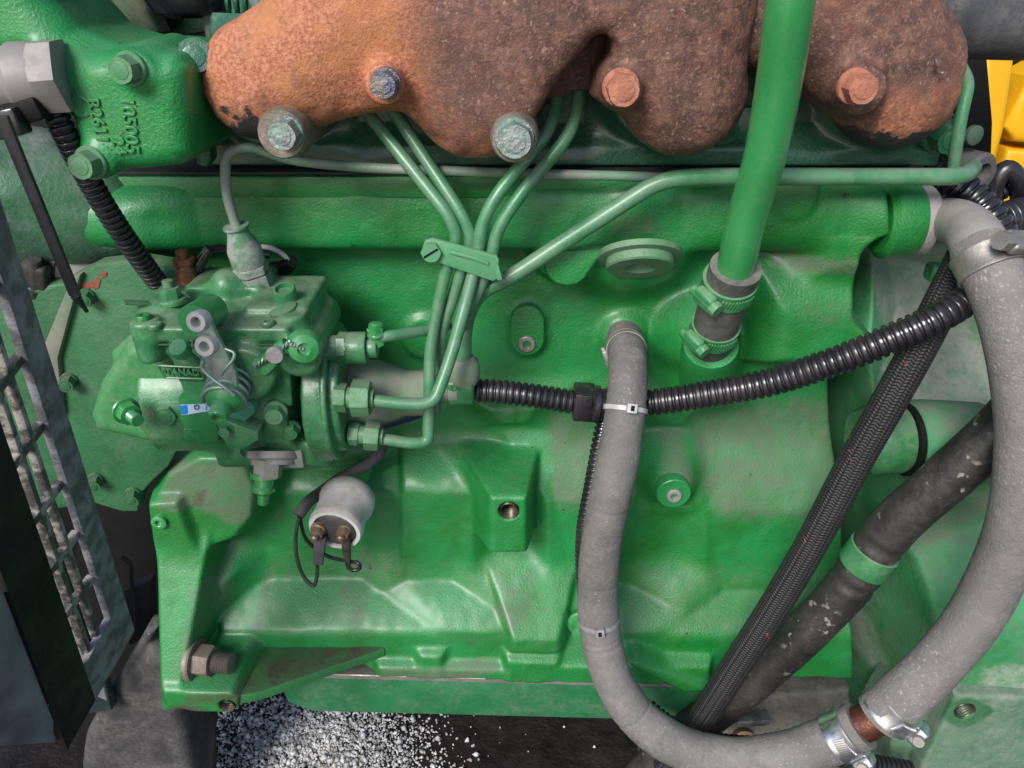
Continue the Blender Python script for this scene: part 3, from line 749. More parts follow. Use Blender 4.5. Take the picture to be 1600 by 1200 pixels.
# ================================================================== EXHAUST MANIFOLD
man = thing('exhaust_manifold', 'rust coloured cast exhaust manifold across the top of the engine', 'exhaust manifold', at(800, 200, 0.02))
def rust():
    m = bpy.data.materials.new('rusty_cast_iron'); m.use_nodes = True; nt = m.node_tree; N = nt.nodes; L = nt.links
    b = N['Principled BSDF']; tc = N.new('ShaderNodeTexCoord')
    def nz(s, det=4, rg=0.6, off=0.0):
        n = N.new('ShaderNodeTexNoise'); n.inputs['Scale'].default_value = s; n.inputs['Detail'].default_value = det; n.inputs['Roughness'].default_value = rg
        mp = N.new('ShaderNodeMapping'); mp.inputs['Location'].default_value = (off, off * 2, off * 3)
        L.new(tc.outputs['Object'], mp.inputs[0]); L.new(mp.outputs[0], n.inputs['Vector']); return n.outputs[0]
    def rp(s, a, c):
        r = N.new('ShaderNodeMapRange'); r.interpolation_type = 'SMOOTHSTEP'; r.inputs['From Min'].default_value = a; r.inputs['From Max'].default_value = c
        L.new(s, r.inputs[0]); return r.outputs[0]
    def mx(f, a, c):
        x = N.new('ShaderNodeMix'); x.data_type = 'RGBA'
        for v, i in ((f, 0), (a, 6), (c, 7)):
            if hasattr(v, 'is_linked'): L.new(v, x.inputs[i])
            else: x.inputs[i].default_value = v if i == 0 else (*v, 1)
        return x.outputs[2]
    def mt(op, a, c, cl=False):
        x = N.new('ShaderNodeMath'); x.operation = op; x.use_clamp = cl
        for i, v in enumerate((a, c)):
            if hasattr(v, 'is_linked'): L.new(v, x.inputs[i])
            else: x.inputs[i].default_value = v
        return x.outputs[0]
    ad = N.new('ShaderNodeAttribute'); ad.attribute_name = 'dirt'; st = N.new('ShaderNodeAttribute'); st.attribute_name = 'stain'
    grain = nz(480, 4, 0.7); big = nz(38, 6, 0.65, 3.0); mid = nz(130, 5, 0.7, 5.0)
    orange = mx(rp(grain, 0.35, 0.65), (0.33, 0.105, 0.048), (0.56, 0.235, 0.135))
    orange = mx(rp(big, 0.45, 0.7), orange, (0.50, 0.20, 0.075))
    scale = mx(rp(mid, 0.35, 0.65), (0.085, 0.043, 0.036), (0.21, 0.102, 0.072))
    d = rp(mt('ADD', ad.outputs['Fac'], mt('MULTIPLY', mt('SUBTRACT', mt('ADD', big, mid), 1.0), 0.9)), 0.0, 0.78)
    col = mx(d, orange, scale)
    col = mx(mt('MULTIPLY', rp(nz(22, 6, 0.7, 15.0), 0.46, 0.66), 0.62), col, (0.075, 0.045, 0.038))
    spk = mt('MULTIPLY', rp(nz(430, 3, 0.65, 9.0), 0.53, 0.64), mt('MULTIPLY', d, 0.24))
    col = mx(spk, col, (0.50, 0.27, 0.19))
    spk2 = mt('MULTIPLY', rp(nz(420, 2, 0.5, 12.0), 0.66, 0.72), 0.3)
    col = mx(mt('MULTIPLY', spk2, d), col, (0.62, 0.45, 0.38))
    s2 = rp(mt('ADD', st.outputs['Fac'], mt('MULTIPLY', mt('SUBTRACT', nz(260, 4, 0.7, 4.0), 0.5), 1.1)), 0.35, 0.65)
    col = mx(s2, col, (0.028, 0.024, 0.026))
    L.new(col, b.inputs['Base Color']); b.inputs['Roughness'].default_value = 0.62; b.inputs['Specular IOR Level'].default_value = 0.4
    bp = N.new('ShaderNodeBump'); bp.inputs['Distance'].default_value = 0.001; bp.inputs['Strength'].default_value = 1.0
    L.new(mt('ADD', mt('MULTIPLY', nz(800, 4, 0.65, 7.0), 0.7), mt('ADD', mt('MULTIPLY', s2, 0.5), mt('MULTIPLY', mid, 0.3))), bp.inputs['Height'])
    L.new(bp.outputs[0], b.inputs['Normal'])
    return m
RUST = rust()
bodyL = [(322, 140), (318, 105), (345, 70), (400, 40), (440, 0), (480, -50), (560, -160), (1146, -160), (1147, 60), (1146, 150), (1132, 190), (1100, 214), (1050, 218), (1015, 205), (995, 178), (958, 168), (938, 140), (940, 100), (952, 82), (942, 64), (918, 70), (890, 110), (858, 160), (842, 190), (828, 210), (790, 215), (760, 218), (715, 214), (675, 196), (648, 165), (615, 146), (575, 138), (548, 144), (510, 154), (470, 164), (440, 178), (418, 202), (375, 206), (338, 182)]
lo = at(300, -10, 0.02); 
s = SDF((at(290, 150, 0.09).x - 0.01, -0.122, at(800, 235, 0.10).z - 0.012), (at(1165, 100, 0.09).x + 0.01, -0.008, at(800, -110, 0.10).z), 0.0017)
s.add(s.pillow(bodyL, 0.080, -0.058, 0.034, 0.020), 0)
# deeper runner floors behind the front skin
runner = [(480, 60), (1146, 40), (1146, 150), (1120, 200), (1050, 205), (1000, 170), (935, 142), (870, 160), (800, 205), (720, 205), (640, 150), (560, 150), (480, 190), (380, 190), (350, 130)]
s.add(s.pillow(runner, 0.055, -0.042, 0.026, 0.012), 0.010)
# swelling tubes
def cp(a, b, r1, r2=None): return s.cap(at(*a), at(*b), r1, r2)
s.add(cp((420, 120, 0.068), (560, 60, 0.068), 0.026, 0.031), 0.02)
s.add(cp((745, 150, 0.066), (820, 20, 0.068), 0.029, 0.033), 0.02)
s.add(cp((1070, 150, 0.064), (1050, 10, 0.068), 0.027, 0.033), 0.02)
s.add(cp((560, 30, 0.066), (1060, -10, 0.066), 0.031), 0.02)
s.D = smax(s.D, -0.0925 - s.Y, 0.024)
# hollow under the front skin between the second and third runner
Xo, Do = s.X, s.D
notch = [(905, 92), (930, 60), (948, 52), (962, 66), (958, 92), (942, 120), (938, 150), (880, 172), (846, 205), (838, 196), (870, 140)]
s.sub(s.pillow(notch, 0.090, -0.110, 0.068, 0.006), 0.008)
# saddle between first and second runner, and the valley left of the third
s.sub(s.cap(at(585, 175, 0.112), at(660, 60, 0.128), 0.020, 0.012), 0.030)
s.sub(s.cap(at(935, 120, 0.125), at(900, -40, 0.128), 0.016, 0.010), 0.030)
# bolt bosses
BO = [((440, 213), 0.104, (500, 178, 0.03)), ((598, 134), 0.108, (600, 122, 0.03)), ((804, 222), 0.108, (800, 186, 0.03)), ((975, 142), 0.108, (968, 118, 0.03))]
for (q, h, b) in BO:
    if q[0] in (440, 804): continue
    f = at(q[0], q[1], h - 0.012); r = wpx({440: 38, 804: 36}.get(q[0], 31), f)
    s.add(s.cyl(f, (f.x, -0.012, f.z), r, 0.003), 0.006)
s.D += (vnoise(s.X * 140 + s.Y * 90, s.Z * 140 - s.Y * 60, 5) - 0.5) * 0.0010
def mdirt(V):                                # burnt purple-brown scale in the middle, clean orange rust at the left end
    x = V[:, 0]; z = V[:, 2]
    xs = [at(p, 100, 0.1).x for p in (600, 700, 960, 1150)]
    t = np.interp(x, xs, [0.0, 0.75, 1.05, 0.95])
    n = vnoise(x * 45, z * 45, 8); zc = at(700, 165, 0.1).z
    t = t * (0.75 + 0.5 * n) - np.clip((zc - z) * 22, 0, 0.6)*(x < at(900, 100, .1).x)
    return np.clip(t, 0, 1.2)
def mstain(V):                               # scorched black scale along the bottom of the left lobe
    x = V[:, 0]; z = V[:, 2]; n = vnoise(x * 150, z * 150, 9) * 0.6 + vnoise(x * 420, z * 420, 10) * 0.4
    zl = at(380, 160, 0.09).z
    t = np.clip((zl - z) / 0.016 + (n - 0.5) * 1.5, 0, 0.9) * (x < at(425, 200, 0.1).x)
    return t
s.build('casting', RUST, man, {'dirt': mdirt, 'stain': mstain})
# rear half, behind the slip joint
bodyR = [(1100, 60), (1100, -160), (1400, -160), (1440, -30), (1475, 20), (1494, 80), (1496, 140), (1480, 185), (1440, 212), (1400, 218), (1360, 205), (1335, 175), (1290, 140), (1262, 118), (1200, 108), (1110, 106)]
s = SDF((at(1090, 150, 0.06).x - 0.01, -0.100, at(800, 240, 0.07).z - 0.012), (at(1510, 100, 0.09).x + 0.012, -0.008, at(800, -110, 0.08).z), 0.0018)
s.add(s.pillow(bodyR, 0.066, -0.046, 0.033, 0.026), 0)
s.add(s.cap(at(1400, 120, 0.050), at(1300, 0, 0.050), 0.032), 0.02)
s.D = smax(s.D, -0.0775 - s.Y, 0.022)
f = at(1350, 142, 0.086)
s.add(s.cyl(f, (f.x + 0.004, -0.012, f.z), wpx(38, f), 0.003), 0.010)
s.D += (vnoise(s.X * 140 + s.Y * 90, s.Z * 140 - s.Y * 60, 6) - 0.5) * 0.0010
def rdirt(V):
    low = np.clip((at(1400, 120, 0.08).z - V[:, 2]) / 0.02, 0, 1) * (V[:, 0] > at(1400, 120, 0.08).x)
    return 0.55 + 0.5 * vnoise(V[:, 0] * 40, V[:, 2] * 40, 3) - 0.45 * low
def rstain(V):
    x = V[:, 0]; z = V[:, 2]; n = vnoise(x * 130, z * 130, 11) * 0.6 + vnoise(x * 400, z * 400, 12) * 0.4
    return np.clip((at(1400, 190, 0.08).z - z) / 0.014 + (n - 0.5) * 1.0, 0, 0.8)
s.build('rear_casting', RUST, man, {'dirt': rdirt, 'stain': rstain})
rb = mat('rusty_bolt', (0.33, 0.125, 0.075), (0.46, 0.19, 0.12), 90, rough=0.7, bump=1.0, bscale=500, grime=0.3)
gb = mat('scaly_green_bolt', (0.30, 0.31, 0.31), (0.20, 0.30, 0.25), 130, rough=0.35, metal=0.3, bump=1.2, bscale=420, speck=0.1, grime=0.5)
bb = mat('scaly_blue_bolt', (0.12, 0.13, 0.20), (0.24, 0.20, 0.17), 160, rough=0.35, metal=0.4, bump=1.3, bscale=420, speck=0.12, grime=0.4)
for i, ((q, h, b), mm, R) in enumerate(zip(BO, (gb, bb, gb, rb), (24, 22, 29, 27))):
    f = at(q[0], q[1], h); r = wpx(R, f)
    p0 = f + Vector((0, 0.0125, 0)) + Vector((0, 0, 0.0))
    bolt('manifold_bolt', p0, (0, -1, 0), r, 0.0125, mm, man, 1.12, 0.25, rot=0.3 * i)
f = at(1350, 140, 0.100); bolt('manifold_bolt', f + Vector((0, 0.012, 0)), (0, -1, 0), wpx(25, f), 0.012, rb, man, 1.15, 0.25)
for (px, py), h, rr in (((440, 213), 0.0915, 40), ((804, 222), 0.0955, 38)):
    f = at(px, py, h); r = wpx(rr, f)
    lathe('bolt_boss', Vector((f.x, -0.02, f.z + 0.001)), -Y, [(r * 1.05, 0), (r * 1.03, h - 0.030), (r * 0.97, h - 0.022), (r * 0.90, h - 0.020)], M_bolt(), man, 30)
# bead of weld slag
for (a, b_, rr) in (((1462, 92), (1466, 106), 4), ((1470, 112), (1474, 116), 4)):
    p = at(a[0], a[1], 0.0795); q2 = at(b_[0], b_[1], 0.0795)
    sweep('slag_drip', resample([p, p.lerp(q2, 0.5), q2], 0.001), lambda t, s_, r=wpx(rr, p): r * math.sin(math.pi * min(max(t, 0.06), 0.94)) ** 0.5, mat('slag', (0.10, 0.05, 0.05), (0.16, 0.10, 0.09), 90, rough=0.25), man, 10)
# ================================================================== INJECTION PUMP
pump = thing('fuel_injection_pump', 'dusty green rotary fuel injection pump bolted to the front plate', 'injection pump', at(350, 700, 0.07))
PG = M_greenpump()
zt = CAM.z - 0.163
bc = at(330, 640, 0.07); zb = CAM.z - 0.222                       # body axis height
def pxx(px, h, py=600): return at(px, py, h).x
s = SDF((pxx(160, 0.07) - 0.005, -0.122, zb - 0.058), (pxx(545, 0.07) + 0.005, -0.012, zt + 0.022), 0.00105)
xl, xr = pxx(252, 0.07), pxx(470, 0.07)
s.add(s.cyl((xl, -0.068, zb), (xr, -0.068, zb), 0.0362, 0.002), 0)
s.add(s.cyl((pxx(205, 0.07), -0.066, zb + 0.004), (xl + 0.004, -0.067, zb), 0.024, 0.002, 0.034), 0.002)
# governor housing (upper box) with flat lid
bx0, bx1 = pxx(208, 0.108, 515), pxx(458, 0.100, 515)
cx, hw = (bx0 + bx1) / 2, (bx1 - bx0) / 2
q3 = [np.clip((zt - s.Z) / 0.05, 0, 1)]
d_ = s.box((cx + 0.006, -0.068, zt - 0.028), (hw - 0.008, 0.0385, 0.026), 0.003)
s.add(d_ + 0.10 * np.clip(zt - 0.012 - s.Z, 0, 0.05), 0.003)
s.add(s.box((cx, -0.068, zt - 0.004), (hw, 0.0405, 0.0045), 0.0022), 0.0012)
s.add(s.box((cx - 0.006, -0.050, zt + 0.002), (hw * 0.55, 0.018, 0.006), 0.003), 0.003)
s.add(s.box((cx + 0.030, -0.066, zt + 0.001), (0.018, 0.026, 0.004), 0.003), 0.003)
s.add(s.ell((at(243, 488, 0.09).x, -0.082, zt - 0.002), (0.014, 0.014, 0.009)), 0.003)
s.add(s.ell((at(350, 462, 0.07).x, -0.062, zt + 0.006), (0.010, 0.010, 0.010)), 0.005)
# corner screw posts of the lid
for px, py, h in ((228, 512, 0.104), (452, 478, 0.082), (462, 520, 0.095)):
    p = at(px, py, h); s.add(s.cyl((p.x, p.y, zt - 0.02), (p.x, p.y, zt + 0.0035), 0.0075, 0.002), 0.004)
# throttle shaft boss
p = at(390, 575, 0.105); s.add(s.cyl((p.x, -0.06, p.z), (p.x, -0.114, p.z), 0.016, 0.003), 0.005)
p = at(470, 545, 0.105); s.add(s.cyl((p.x, -0.05, p.z), (p.x, -0.112, p.z - 0.004), 0.011, 0.003), 0.006)
# hydraulic head ring
x0, x1, x2, x3 = pxx(440, 0.1), pxx(470, 0.1), pxx(500, 0.1), pxx(540, 0.08)
s.add(s.cyl((x1, -0.068, zb), (x2, -0.068, zb), 0.0405, 0.0015), 0.001)
s.add(s.cyl((x2, -0.068, zb), (x2 + 0.004, -0.068, zb), 0.0415, 0.001), 0.001)
s.add(s.cyl((x2, -0.068, zb), (x3, -0.068, zb), 0.036, 0.002), 0.001)
# lower advance box
p = at(400, 690, 0.09); s.add(s.box((p.x + 0.008, -0.072, zb - 0.031), (0.034, 0.020, 0.010), 0.004), 0.006)
s.D += (vnoise(s.X * 200 + s.Y * 120, s.Z * 200 - s.Y * 90, 21) - 0.5) * 0.0004
def pd(V):
    n = vnoise(V[:, 0] * 60, V[:, 2] * 60 + V[:, 1] * 60, 33)
    left = np.clip((pxx(300, 0.08) - V[:, 0]) / 0.05, 0, 1)
    return np.clip(0.15 + 0.35 * left * n * (V[:, 2] > zt - 0.02), 0, 1)
s.build('housing', PG, pump, {'dirt': pd})
box('lid_gasket', (cx, -0.068, zt - 0.0095), (hw * 2 + 0.0006, 0.0816, 0.0011), mat('gasket_dark', (0.02, 0.06, 0.03), (0.04, 0.09, 0.05), 60, rough=0.6), pump, None, 0.0003, 1)
# maker's plate on the front of the housing, raised letters in a frame
pl = at(283, 581, 0.1075)
fm = sweep('name_frame', rounded([at(247, 571, 0.1072), at(322, 575, 0.1072), at(318, 592, 0.1072), at(258, 590, 0.1072), at(247, 571, 0.1072)], 0.001, 0.0008), 0.0006, PG, pump, 6)
text_mesh('raised_lettering', 'STANADYNE', at(297, 582, 0.1070), (1, 0, -0.04), (0, 0, 1), wpx(15, pl), 0.0007, PG, pump)
text_mesh('cast_number', 'GHO3', at(284, 537, 0.1085), (1, 0, 0), (0, 0, 1), wpx(14, pl), 0.0004, PG, pump)
# cover plate with blue and white sticker, low on the left of the body
cov = plate('side_cover', [(277, 624), (338, 622), (342, 690), (318, 696), (292, 680), (281, 655)], 0.1085, 0.014, mat('green_cover', (0.02, 0.20, 0.06), (0.03, 0.24, 0.07), 40, rough=0.3, dust=0.15), pump, 0.0015)
stk = [(281, 633), (337, 631), (337, 641), (310, 645), (284, 649)]
plate('sticker', stk, 0.1090, 0.0006, mat('sticker_white', (0.50, 0.66, 0.85), (0.55, 0.70, 0.88), 60, rough=0.3), pump, 0.0)
plate('sticker_block', [(281, 634), (292, 633), (293, 646), (284, 648)], 0.1093, 0.0005, mat('sticker_blue', (0.03, 0.25, 0.75), None, 60, rough=0.3), pump, 0.0)
ink = mat('sticker_ink', (0.02, 0.03, 0.10), None, 60, rough=0.4)
sweep('sticker_mark', resample([at(307 + 3.5 * math.cos(t), 636 + 3.5 * math.sin(t), 0.1095) for t in [2 * math.pi * i / 14 for i in range(15)]], 0.0004), 0.00025, ink, pump, 5)
for x in (322, 332): sweep('sticker_mark', [at(x, 633, 0.1095), at(x, 637, 0.1095), at(x, 641, 0.1095)], 0.0002, ink, pump, 5)
# timing cover, two bolts
tcov = plate('timing_cover', [(334, 656), (345, 653), (403, 676), (405, 688), (382, 702), (360, 706), (354, 701)], 0.1165, 0.018, PG, pump, 0.0015)
bolt('cover_bolt', at(354, 671, 0.1165), (0, -1, 0.1), 0.0034, 0.0045, PG, pump, 1.2)
bolt('cover_bolt', at(374, 704, 0.114), (0.1, -1, -0.1), 0.0034, 0.006, PG, pump, 1.2)
plate('index_plate', [(338, 652), (352, 641), (372, 630), (388, 626), (398, 637), (398, 646), (382, 660), (366, 655)], 0.1135, 0.012, mat('green_teal_plate', (0.05, 0.24, 0.14), (0.06, 0.27, 0.16), 40, rough=0.32, dust=0.2), pump, 0.0012)
bolt('body_bolt', at(431, 642, 0.1055), (0.1, -1, 0), wpx(15, at(431, 642, 0.107)), 0.007, mat('green_bolt_light', (0.07, 0.24, 0.10), (0.10, 0.28, 0.14), 60, rough=0.4, dust=0.5), pump, 1.25, 0.25)
p = at(196, 641, 0.114); bolt('flange_nut', p, (0.72, -0.7, 0.0), 0.0062, 0.008, M_greenclean(), pump, 1.2, 0.2, stud=(0.0035, 0.008))
p = at(262, 640, 0.098); bolt('body_plug', p, (0.2, -1, 0), 0.0062, 0.009, PG, pump, 0)
# lower tube nut and drain nipple
p = at(415, 722, 0.098)
lathe('retainer', at(428, 705, 0.09), (0, -0.55, -0.83), [(0.015, 0), (0.0155, 0.002), (0.0155, 0.004), (0.013, 0.0055), (0.013, 0.008)], M_greymetal(), pump)
hexnut('advance_nut', at(420, 716, 0.098), (-0.1, -0.35, -0.93), 0.0085, 0.011, mat('dusty_nut', (0.24, 0.24, 0.19), (0.30, 0.28, 0.25), 60, rough=0.6, dust=0.4, bump=0.4), pump)
a = Vector((-0.1, -0.3, -0.95))
p = at(413, 738, 0.101)
lathe('drain_nipple', p, a, [(0.0078, 0), (0.0078, 0.003), (0.0055, 0.004), (0.0055, 0.008), (0.0066, 0.0095), (0.0066, 0.0115), (0.0032, 0.014), (0.0032, 0.019), (0.0026, 0.020), (0, 0.0198)], M_greenclean(), pump, 20)
p = at(458, 705, 0.085); box('advance_block', p, (0.017, 0.02, 0.013), mat('dusty_green_grey', (0.27, 0.27, 0.22), (0.16, 0.24, 0.16), 60, rough=0.6, dust=0.5), pump, None, 0.002)
p = at(480, 708, 0.075); box('advance_housing', p, (0.034, 0.018, 0.015), PG, pump, None, 0.002)
# lid hardware
lathe('lid_screw', (at(228, 512, 0.104).x, at(228, 512, 0.104).y, zt + 0.003), Z, [(0.0042, 0), (0.0042, 0.002), (0.0036, 0.003), (0.0016, 0.003), (0.0013, 0.001), (0, 0.001)], M_green(), pump, 16)
lathe('lid_screw', (at(448, 468, 0.08).x, at(448, 468, 0.08).y, zt + 0.003), Vector((0, -0.3, 1)), [(0.0062, 0), (0.0064, 0.009), (0.0058, 0.010), (0.0046, 0.010), (0.0043, 0.0075), (0, 0.0075)], PG, pump, 20)
lathe('dome_screw', at(475, 541, 0.114), (0.25, -1, 0.15), [(0.0095, 0), (0.0095, 0.002), (0.0075, 0.005), (0.0035, 0.0062), (0.003, 0.0045), (0, 0.0045)], M_greenclean(), pump, 20)
p = at(272, 487, 0.082); p.z = zt + 0.004
bolt('lid_bolt', p, Z, 0.0058, 0.009, PG, pump, 1.35, 0.3, stud=(0.003, 0.004))
box('locking_tab', (p.x - 0.012, p.y - 0.006, p.z + 0.002), (0.02, 0.006, 0.0014), PG, pump, Matrix.Rotation(0.5, 3, 'Z') @ Matrix.Rotation(0.25, 3, 'Y'), 0.0004)
p = at(293, 437, 0.05); p.z = zt + 0.010
lathe('terminal_stud', p, Z, [(0.006, -0.006), (0.006, 0.002), (0.0048, 0.0025), (0.0048, 0.005), (0.006, 0.0055), (0.006, 0.0085), (0.0035, 0.009), (0.0035, 0.013), (0.0028, 0.0135)], mat('rusty_stud', (0.10, 0.03, 0.015), (0.2, 0.09, 0.06), 90, rough=0.4, metal=0.3), pump, 18)
# solenoid hump on the lid
hump = [at(292, 452, 0.06), at(330, 455, 0.06), at(362, 452, 0.058)]
# throttle lever with two bushings and return spring
LV = mat('zinc_lever', (0.42, 0.46, 0.43), (0.30, 0.42, 0.36), 50, rough=0.35, metal=0.6, dust=0.3)
lev = thing('throttle_lever_tmp', '', '') if False else None
lever = plate('throttle_lever', [(305, 500), (318, 492), (330, 505), (338, 525), (352, 548), (368, 580), (372, 610), (356, 622), (334, 618), (322, 590), (314, 555), (308, 525)], 0.126, 0.003, LV, pump, 0.0008)
wb = mat('pale_bushing', (0.50, 0.48, 0.46), (0.58, 0.56, 0.54), 60, rough=0.55, dust=0.3)
for px, py in ((314, 501), (327, 539)):
    q = at(px, py, 0.126); r = wpx(16.5, q)
    lathe('bushing', q + Vector((0, 0.002, 0)), (-0.12, -1, 0.18), [(r, 0), (r, 0.006), (r * 0.94, 0.0068), (r * 0.52, 0.0068), (r * 0.48, 0.006), (r * 0.46, -0.002), (0, -0.002)], wb, lever, 24)
q = at(312, 488, 0.118); lathe('lever_boss', at(318, 492, 0.112), (-0.1, -1, 0.1), [(0.0085, -0.01), (0.0085, 0.010), (0.008, 0.011)], M_greenclean(), pump, 22)
# spring coils round the shaft and its loose ends
q = at(355, 610, 0.120); ax = Vector((-0.02, -0.93, -0.36)).normalized(); u, v, a = basis(ax)
coil = [q - a * 0.008 + a * (0.016 * i / 80) + (u * math.cos(i * 2 * math.pi * 3.5 / 80) + v * math.sin(i * 2 * math.pi * 3.5 / 80)) * 0.0105 for i in range(81)]
sweep('return_spring', coil, 0.0011, LV, pump, 8)
lathe('shaft_hub', q - a * 0.012, a, [(0.0092, 0), (0.0092, 0.012), (0.0105, 0.013), (0.0105, 0.019), (0.0075, 0.022), (0.0052, 0.023), (0.0052, 0.030), (0.0046, 0.031), (0.0030, 0.031), (0.0028, 0.028), (0, 0.028)], M_greenclean(), pump, 26)
sweep('spring_leg', catmull([at(318, 562, 0.131), at(316, 575, 0.131), at(330, 590, 0.132), at(352, 606, 0.133), at(366, 618, 0.132)], 0.001), 0.0011, LV, pump, 8)
sweep('spring_leg', catmull([at(352, 545, 0.128), at(366, 552, 0.129), at(364, 562, 0.130), at(352, 576, 0.131), at(346, 586, 0.130)], 0.001), 0.0009, LV, pump, 8)
# throttle side sector
q = at(385, 588, 0.108)
lathe('stop_sector', q + Vector((0, 0.02, 0)), (0.35, -1, -0.1), [(0.0135, 0), (0.0138, 0.016), (0.0128, 0.0175), (0.009, 0.0175), (0.008, 0.012), (0, 0.012)], M_greenclean(), pump, 28)
# idle stop screw
a0, a1 = at(282, 546, 0.124), at(306, 566, 0.114)
d = (a1 - a0).normalized()
bm = bmesh.new(); hex_bm(bm, a0 + d * 0.003, -d, 0.0052, 0.006)
prof = [(0.0018, 0)]
L_ = (a1 - a0).length
for i in range(9): prof += [(0.0022, 0.001 + L_ * (i + .1) / 9), (0.0028, 0.001 + L_ * (i + .5) / 9)]
lathe_bm(bm, a0, d, prof + [(0.002, L_ * 1.02)], 14)
link('idle_stop_screw', bm_mesh('idle_stop_screw', bm), M_greenclean(), pump)
# linkage to the right of the sector
sweep('linkage_screw', resample([at(400, 568, 0.116), at(450, 540, 0.116)], 0.0008), lambda t, s_: 0.0026 + 0.0006 * math.sin(s_ * 4200) if t < 0.7 else 0.0045, M_greenclean(), pump, 14)
plate('linkage_tab', [(398, 575), (418, 560), (432, 572), (416, 588), (404, 586)], 0.116, 0.004, M_greenclean(), pump, 0.001)
# more lid and side hardware
lathe('vent_tube', (at(462, 512, 0.092).x, -0.088, zt - 0.020), Vector((-0.25, -0.1, 1)), [(0.0085, 0), (0.0088, 0.010), (0.0070, 0.012), (0.0070, 0.019), (0.0078, 0.020), (0.0078, 0.025), (0.006, 0.026)], PG, pump, 22)
for px, py, h in ((245, 520, 0.108), (335, 468, 0.06), (392, 470, 0.06), (420, 520, 0.105)):
    p = at(px, py, h); p.z = zt + 0.0005
    lathe('lid_screw', p, Z, [(0.0038, 0), (0.0038, 0.0016), (0.0032, 0.0024), (0.0015, 0.0024), (0.0013, 0.001), (0, 0.001)], LV if px == 335 else PG, pump, 14)
tw = [at(396, 574, 0.118).lerp(at(452, 536, 0.121), i / 60) + Vector((0, math.sin(i * 1.1), math.cos(i * 1.1))) * 0.0011 for i in range(61)]
sweep('lock_wire', tw, 0.0006, LV, pump, 6)
tw = [at(452, 536, 0.121).lerp(at(476, 546, 0.118), i / 30) + Vector((0, math.sin(i * 1.1), math.cos(i * 1.1))) * 0.0010 for i in range(31)]
sweep('lock_wire', tw, 0.0006, LV, pump, 6)
lathe('lead_seal', at(430, 552, 0.121), (0.2, -1, 0), [(0.0042, 0), (0.0046, 0.001), (0.0046, 0.003), (0.0040, 0.004)], M_greymetal(), pump, 16)
bolt('body_bolt', at(300, 670, 0.1035), (0, -1, -0.2), 0.0042, 0.005, PG, pump, 1.25)
bolt('body_bolt', at(455, 668, 0.100), (0.1, -1, -0.2), 0.0045, 0.006, PG, pump, 1.25)
# ---- outlet fittings on the right-hand side
def fitting(name, p, axis, segs, m, parent=pump):
    """segs: (kind, radius, length)"""
    bm = bmesh.new(); z = 0; a = Vector(axis).normalized()
    for kind, r, l in segs:
        if kind == 'hex': hex_bm(bm, Vector(p) + a * z, a, r, l)
        else: lathe_bm(bm, Vector(p) + a * z, a, [(r * 0.96, 0), (r, l * 0.08), (r, l * 0.92), (r * 0.96, l)], 22)
        z += l
    return link(name, bm_mesh(name, bm), m, parent, sharp=30)
k = lambda n, px, py, h: wpx(n, at(px, py, h))
fitting('return_fitting', at(484, 545, 0.085), (1, 0, 0.02), [('c', 0.0075, k(46, 500, 545, .085)), ('hex', 0.0095, k(14, 530, 545, .085)), ('c', 0.0092, k(30, 560, 545, .085)), ('c', 0.0058, k(16, 590, 545, .085))], PG)
q = at(588, 524, 0.086); bolt('bleed_screw', q, Z, 0.0042, 0.007, M_greenclean(), pump, 1.2)
plate('bleed_tab', [(572, 516), (598, 514), (600, 540), (590, 546), (580, 530)], 0.088, 0.0025, M_greenclean(), pump, 0.0006)
NG = mat('green_nut', (0.06, 0.22, 0.08), (0.10, 0.26, 0.12), 80, rough=0.38, dust=0.45, up=0.4, bump=0.3, bscale=600)
fitting('outlet_fitting', at(524, 621, 0.098), (1, 0, -0.03), [('hex', 0.0085, k(18, 530, 621, .1)), ('c', 0.0062, k(9, 545, 621, .1)), ('hex', 0.0108, k(28, 560, 621, .1)), ('c', 0.006, k(6, 590, 628, .1))], NG)
fitting('outlet_fitting', at(545, 677, 0.088), (1, 0, -0.12), [('hex', 0.0070, k(16, 550, 680, .09)), ('c', 0.0055, k(10, 565, 680, .09)), ('hex', 0.0090, k(22, 580, 683, .09)), ('c', 0.0052, k(6, 600, 686, .09))], NG)
# inlet snout with shoulder and slot
SN = mat('dusty_snout', (0.20, 0.23, 0.17), (0.15, 0.24, 0.15), 40, rough=0.6, dust=0.8, up=0.7, dustcol=(0.27, 0.26, 0.21), bump=0.3)
lathe('inlet_snout', at(545, 614, 0.062), X, [(0.020, 0), (0.0205, 0.004), (0.0205, 0.018), (0.0185, 0.024), (0.0148, 0.034), (0.0142, 0.036), (0.0142, 0.055), (0.013, 0.056)], SN, pump, 32)
lathe('inlet_collar', at(660, 606, 0.060), X, [(0.0115, 0), (0.0115, 0.008), (0.0092, 0.0085), (0.0092, 0.016), (0.0105, 0.0165), (0.0105, 0.022)], SN, pump, 26)
# elbow with raised letters, swivel nut above
el = box('inlet_elbow', at(720, 607, 0.062), (0.0165, 0.016, 0.0165), PG, pump, None, 0.0025, 3)
text_mesh('raised_lettering', 'DEL', at(717, 605, 0.0702), (1, 0, 0.15), (0, 0, 1), 0.006, 0.0003, PG, pump)
lathe('elbow_neck', at(723, 598, 0.062), Z, [(0.0078, 0), (0.0078, 0.010)], PG, pump, 20)
nn = at(724, 588, 0.062)
lathe('swivel_nut', nn, (0.02, 0, 1), [(0.0085, -0.004), (0.0100, 0.0), (0.0102, 0.006), (0.0095, 0.010), (0.0068, 0.013)], SN, pump, 20)
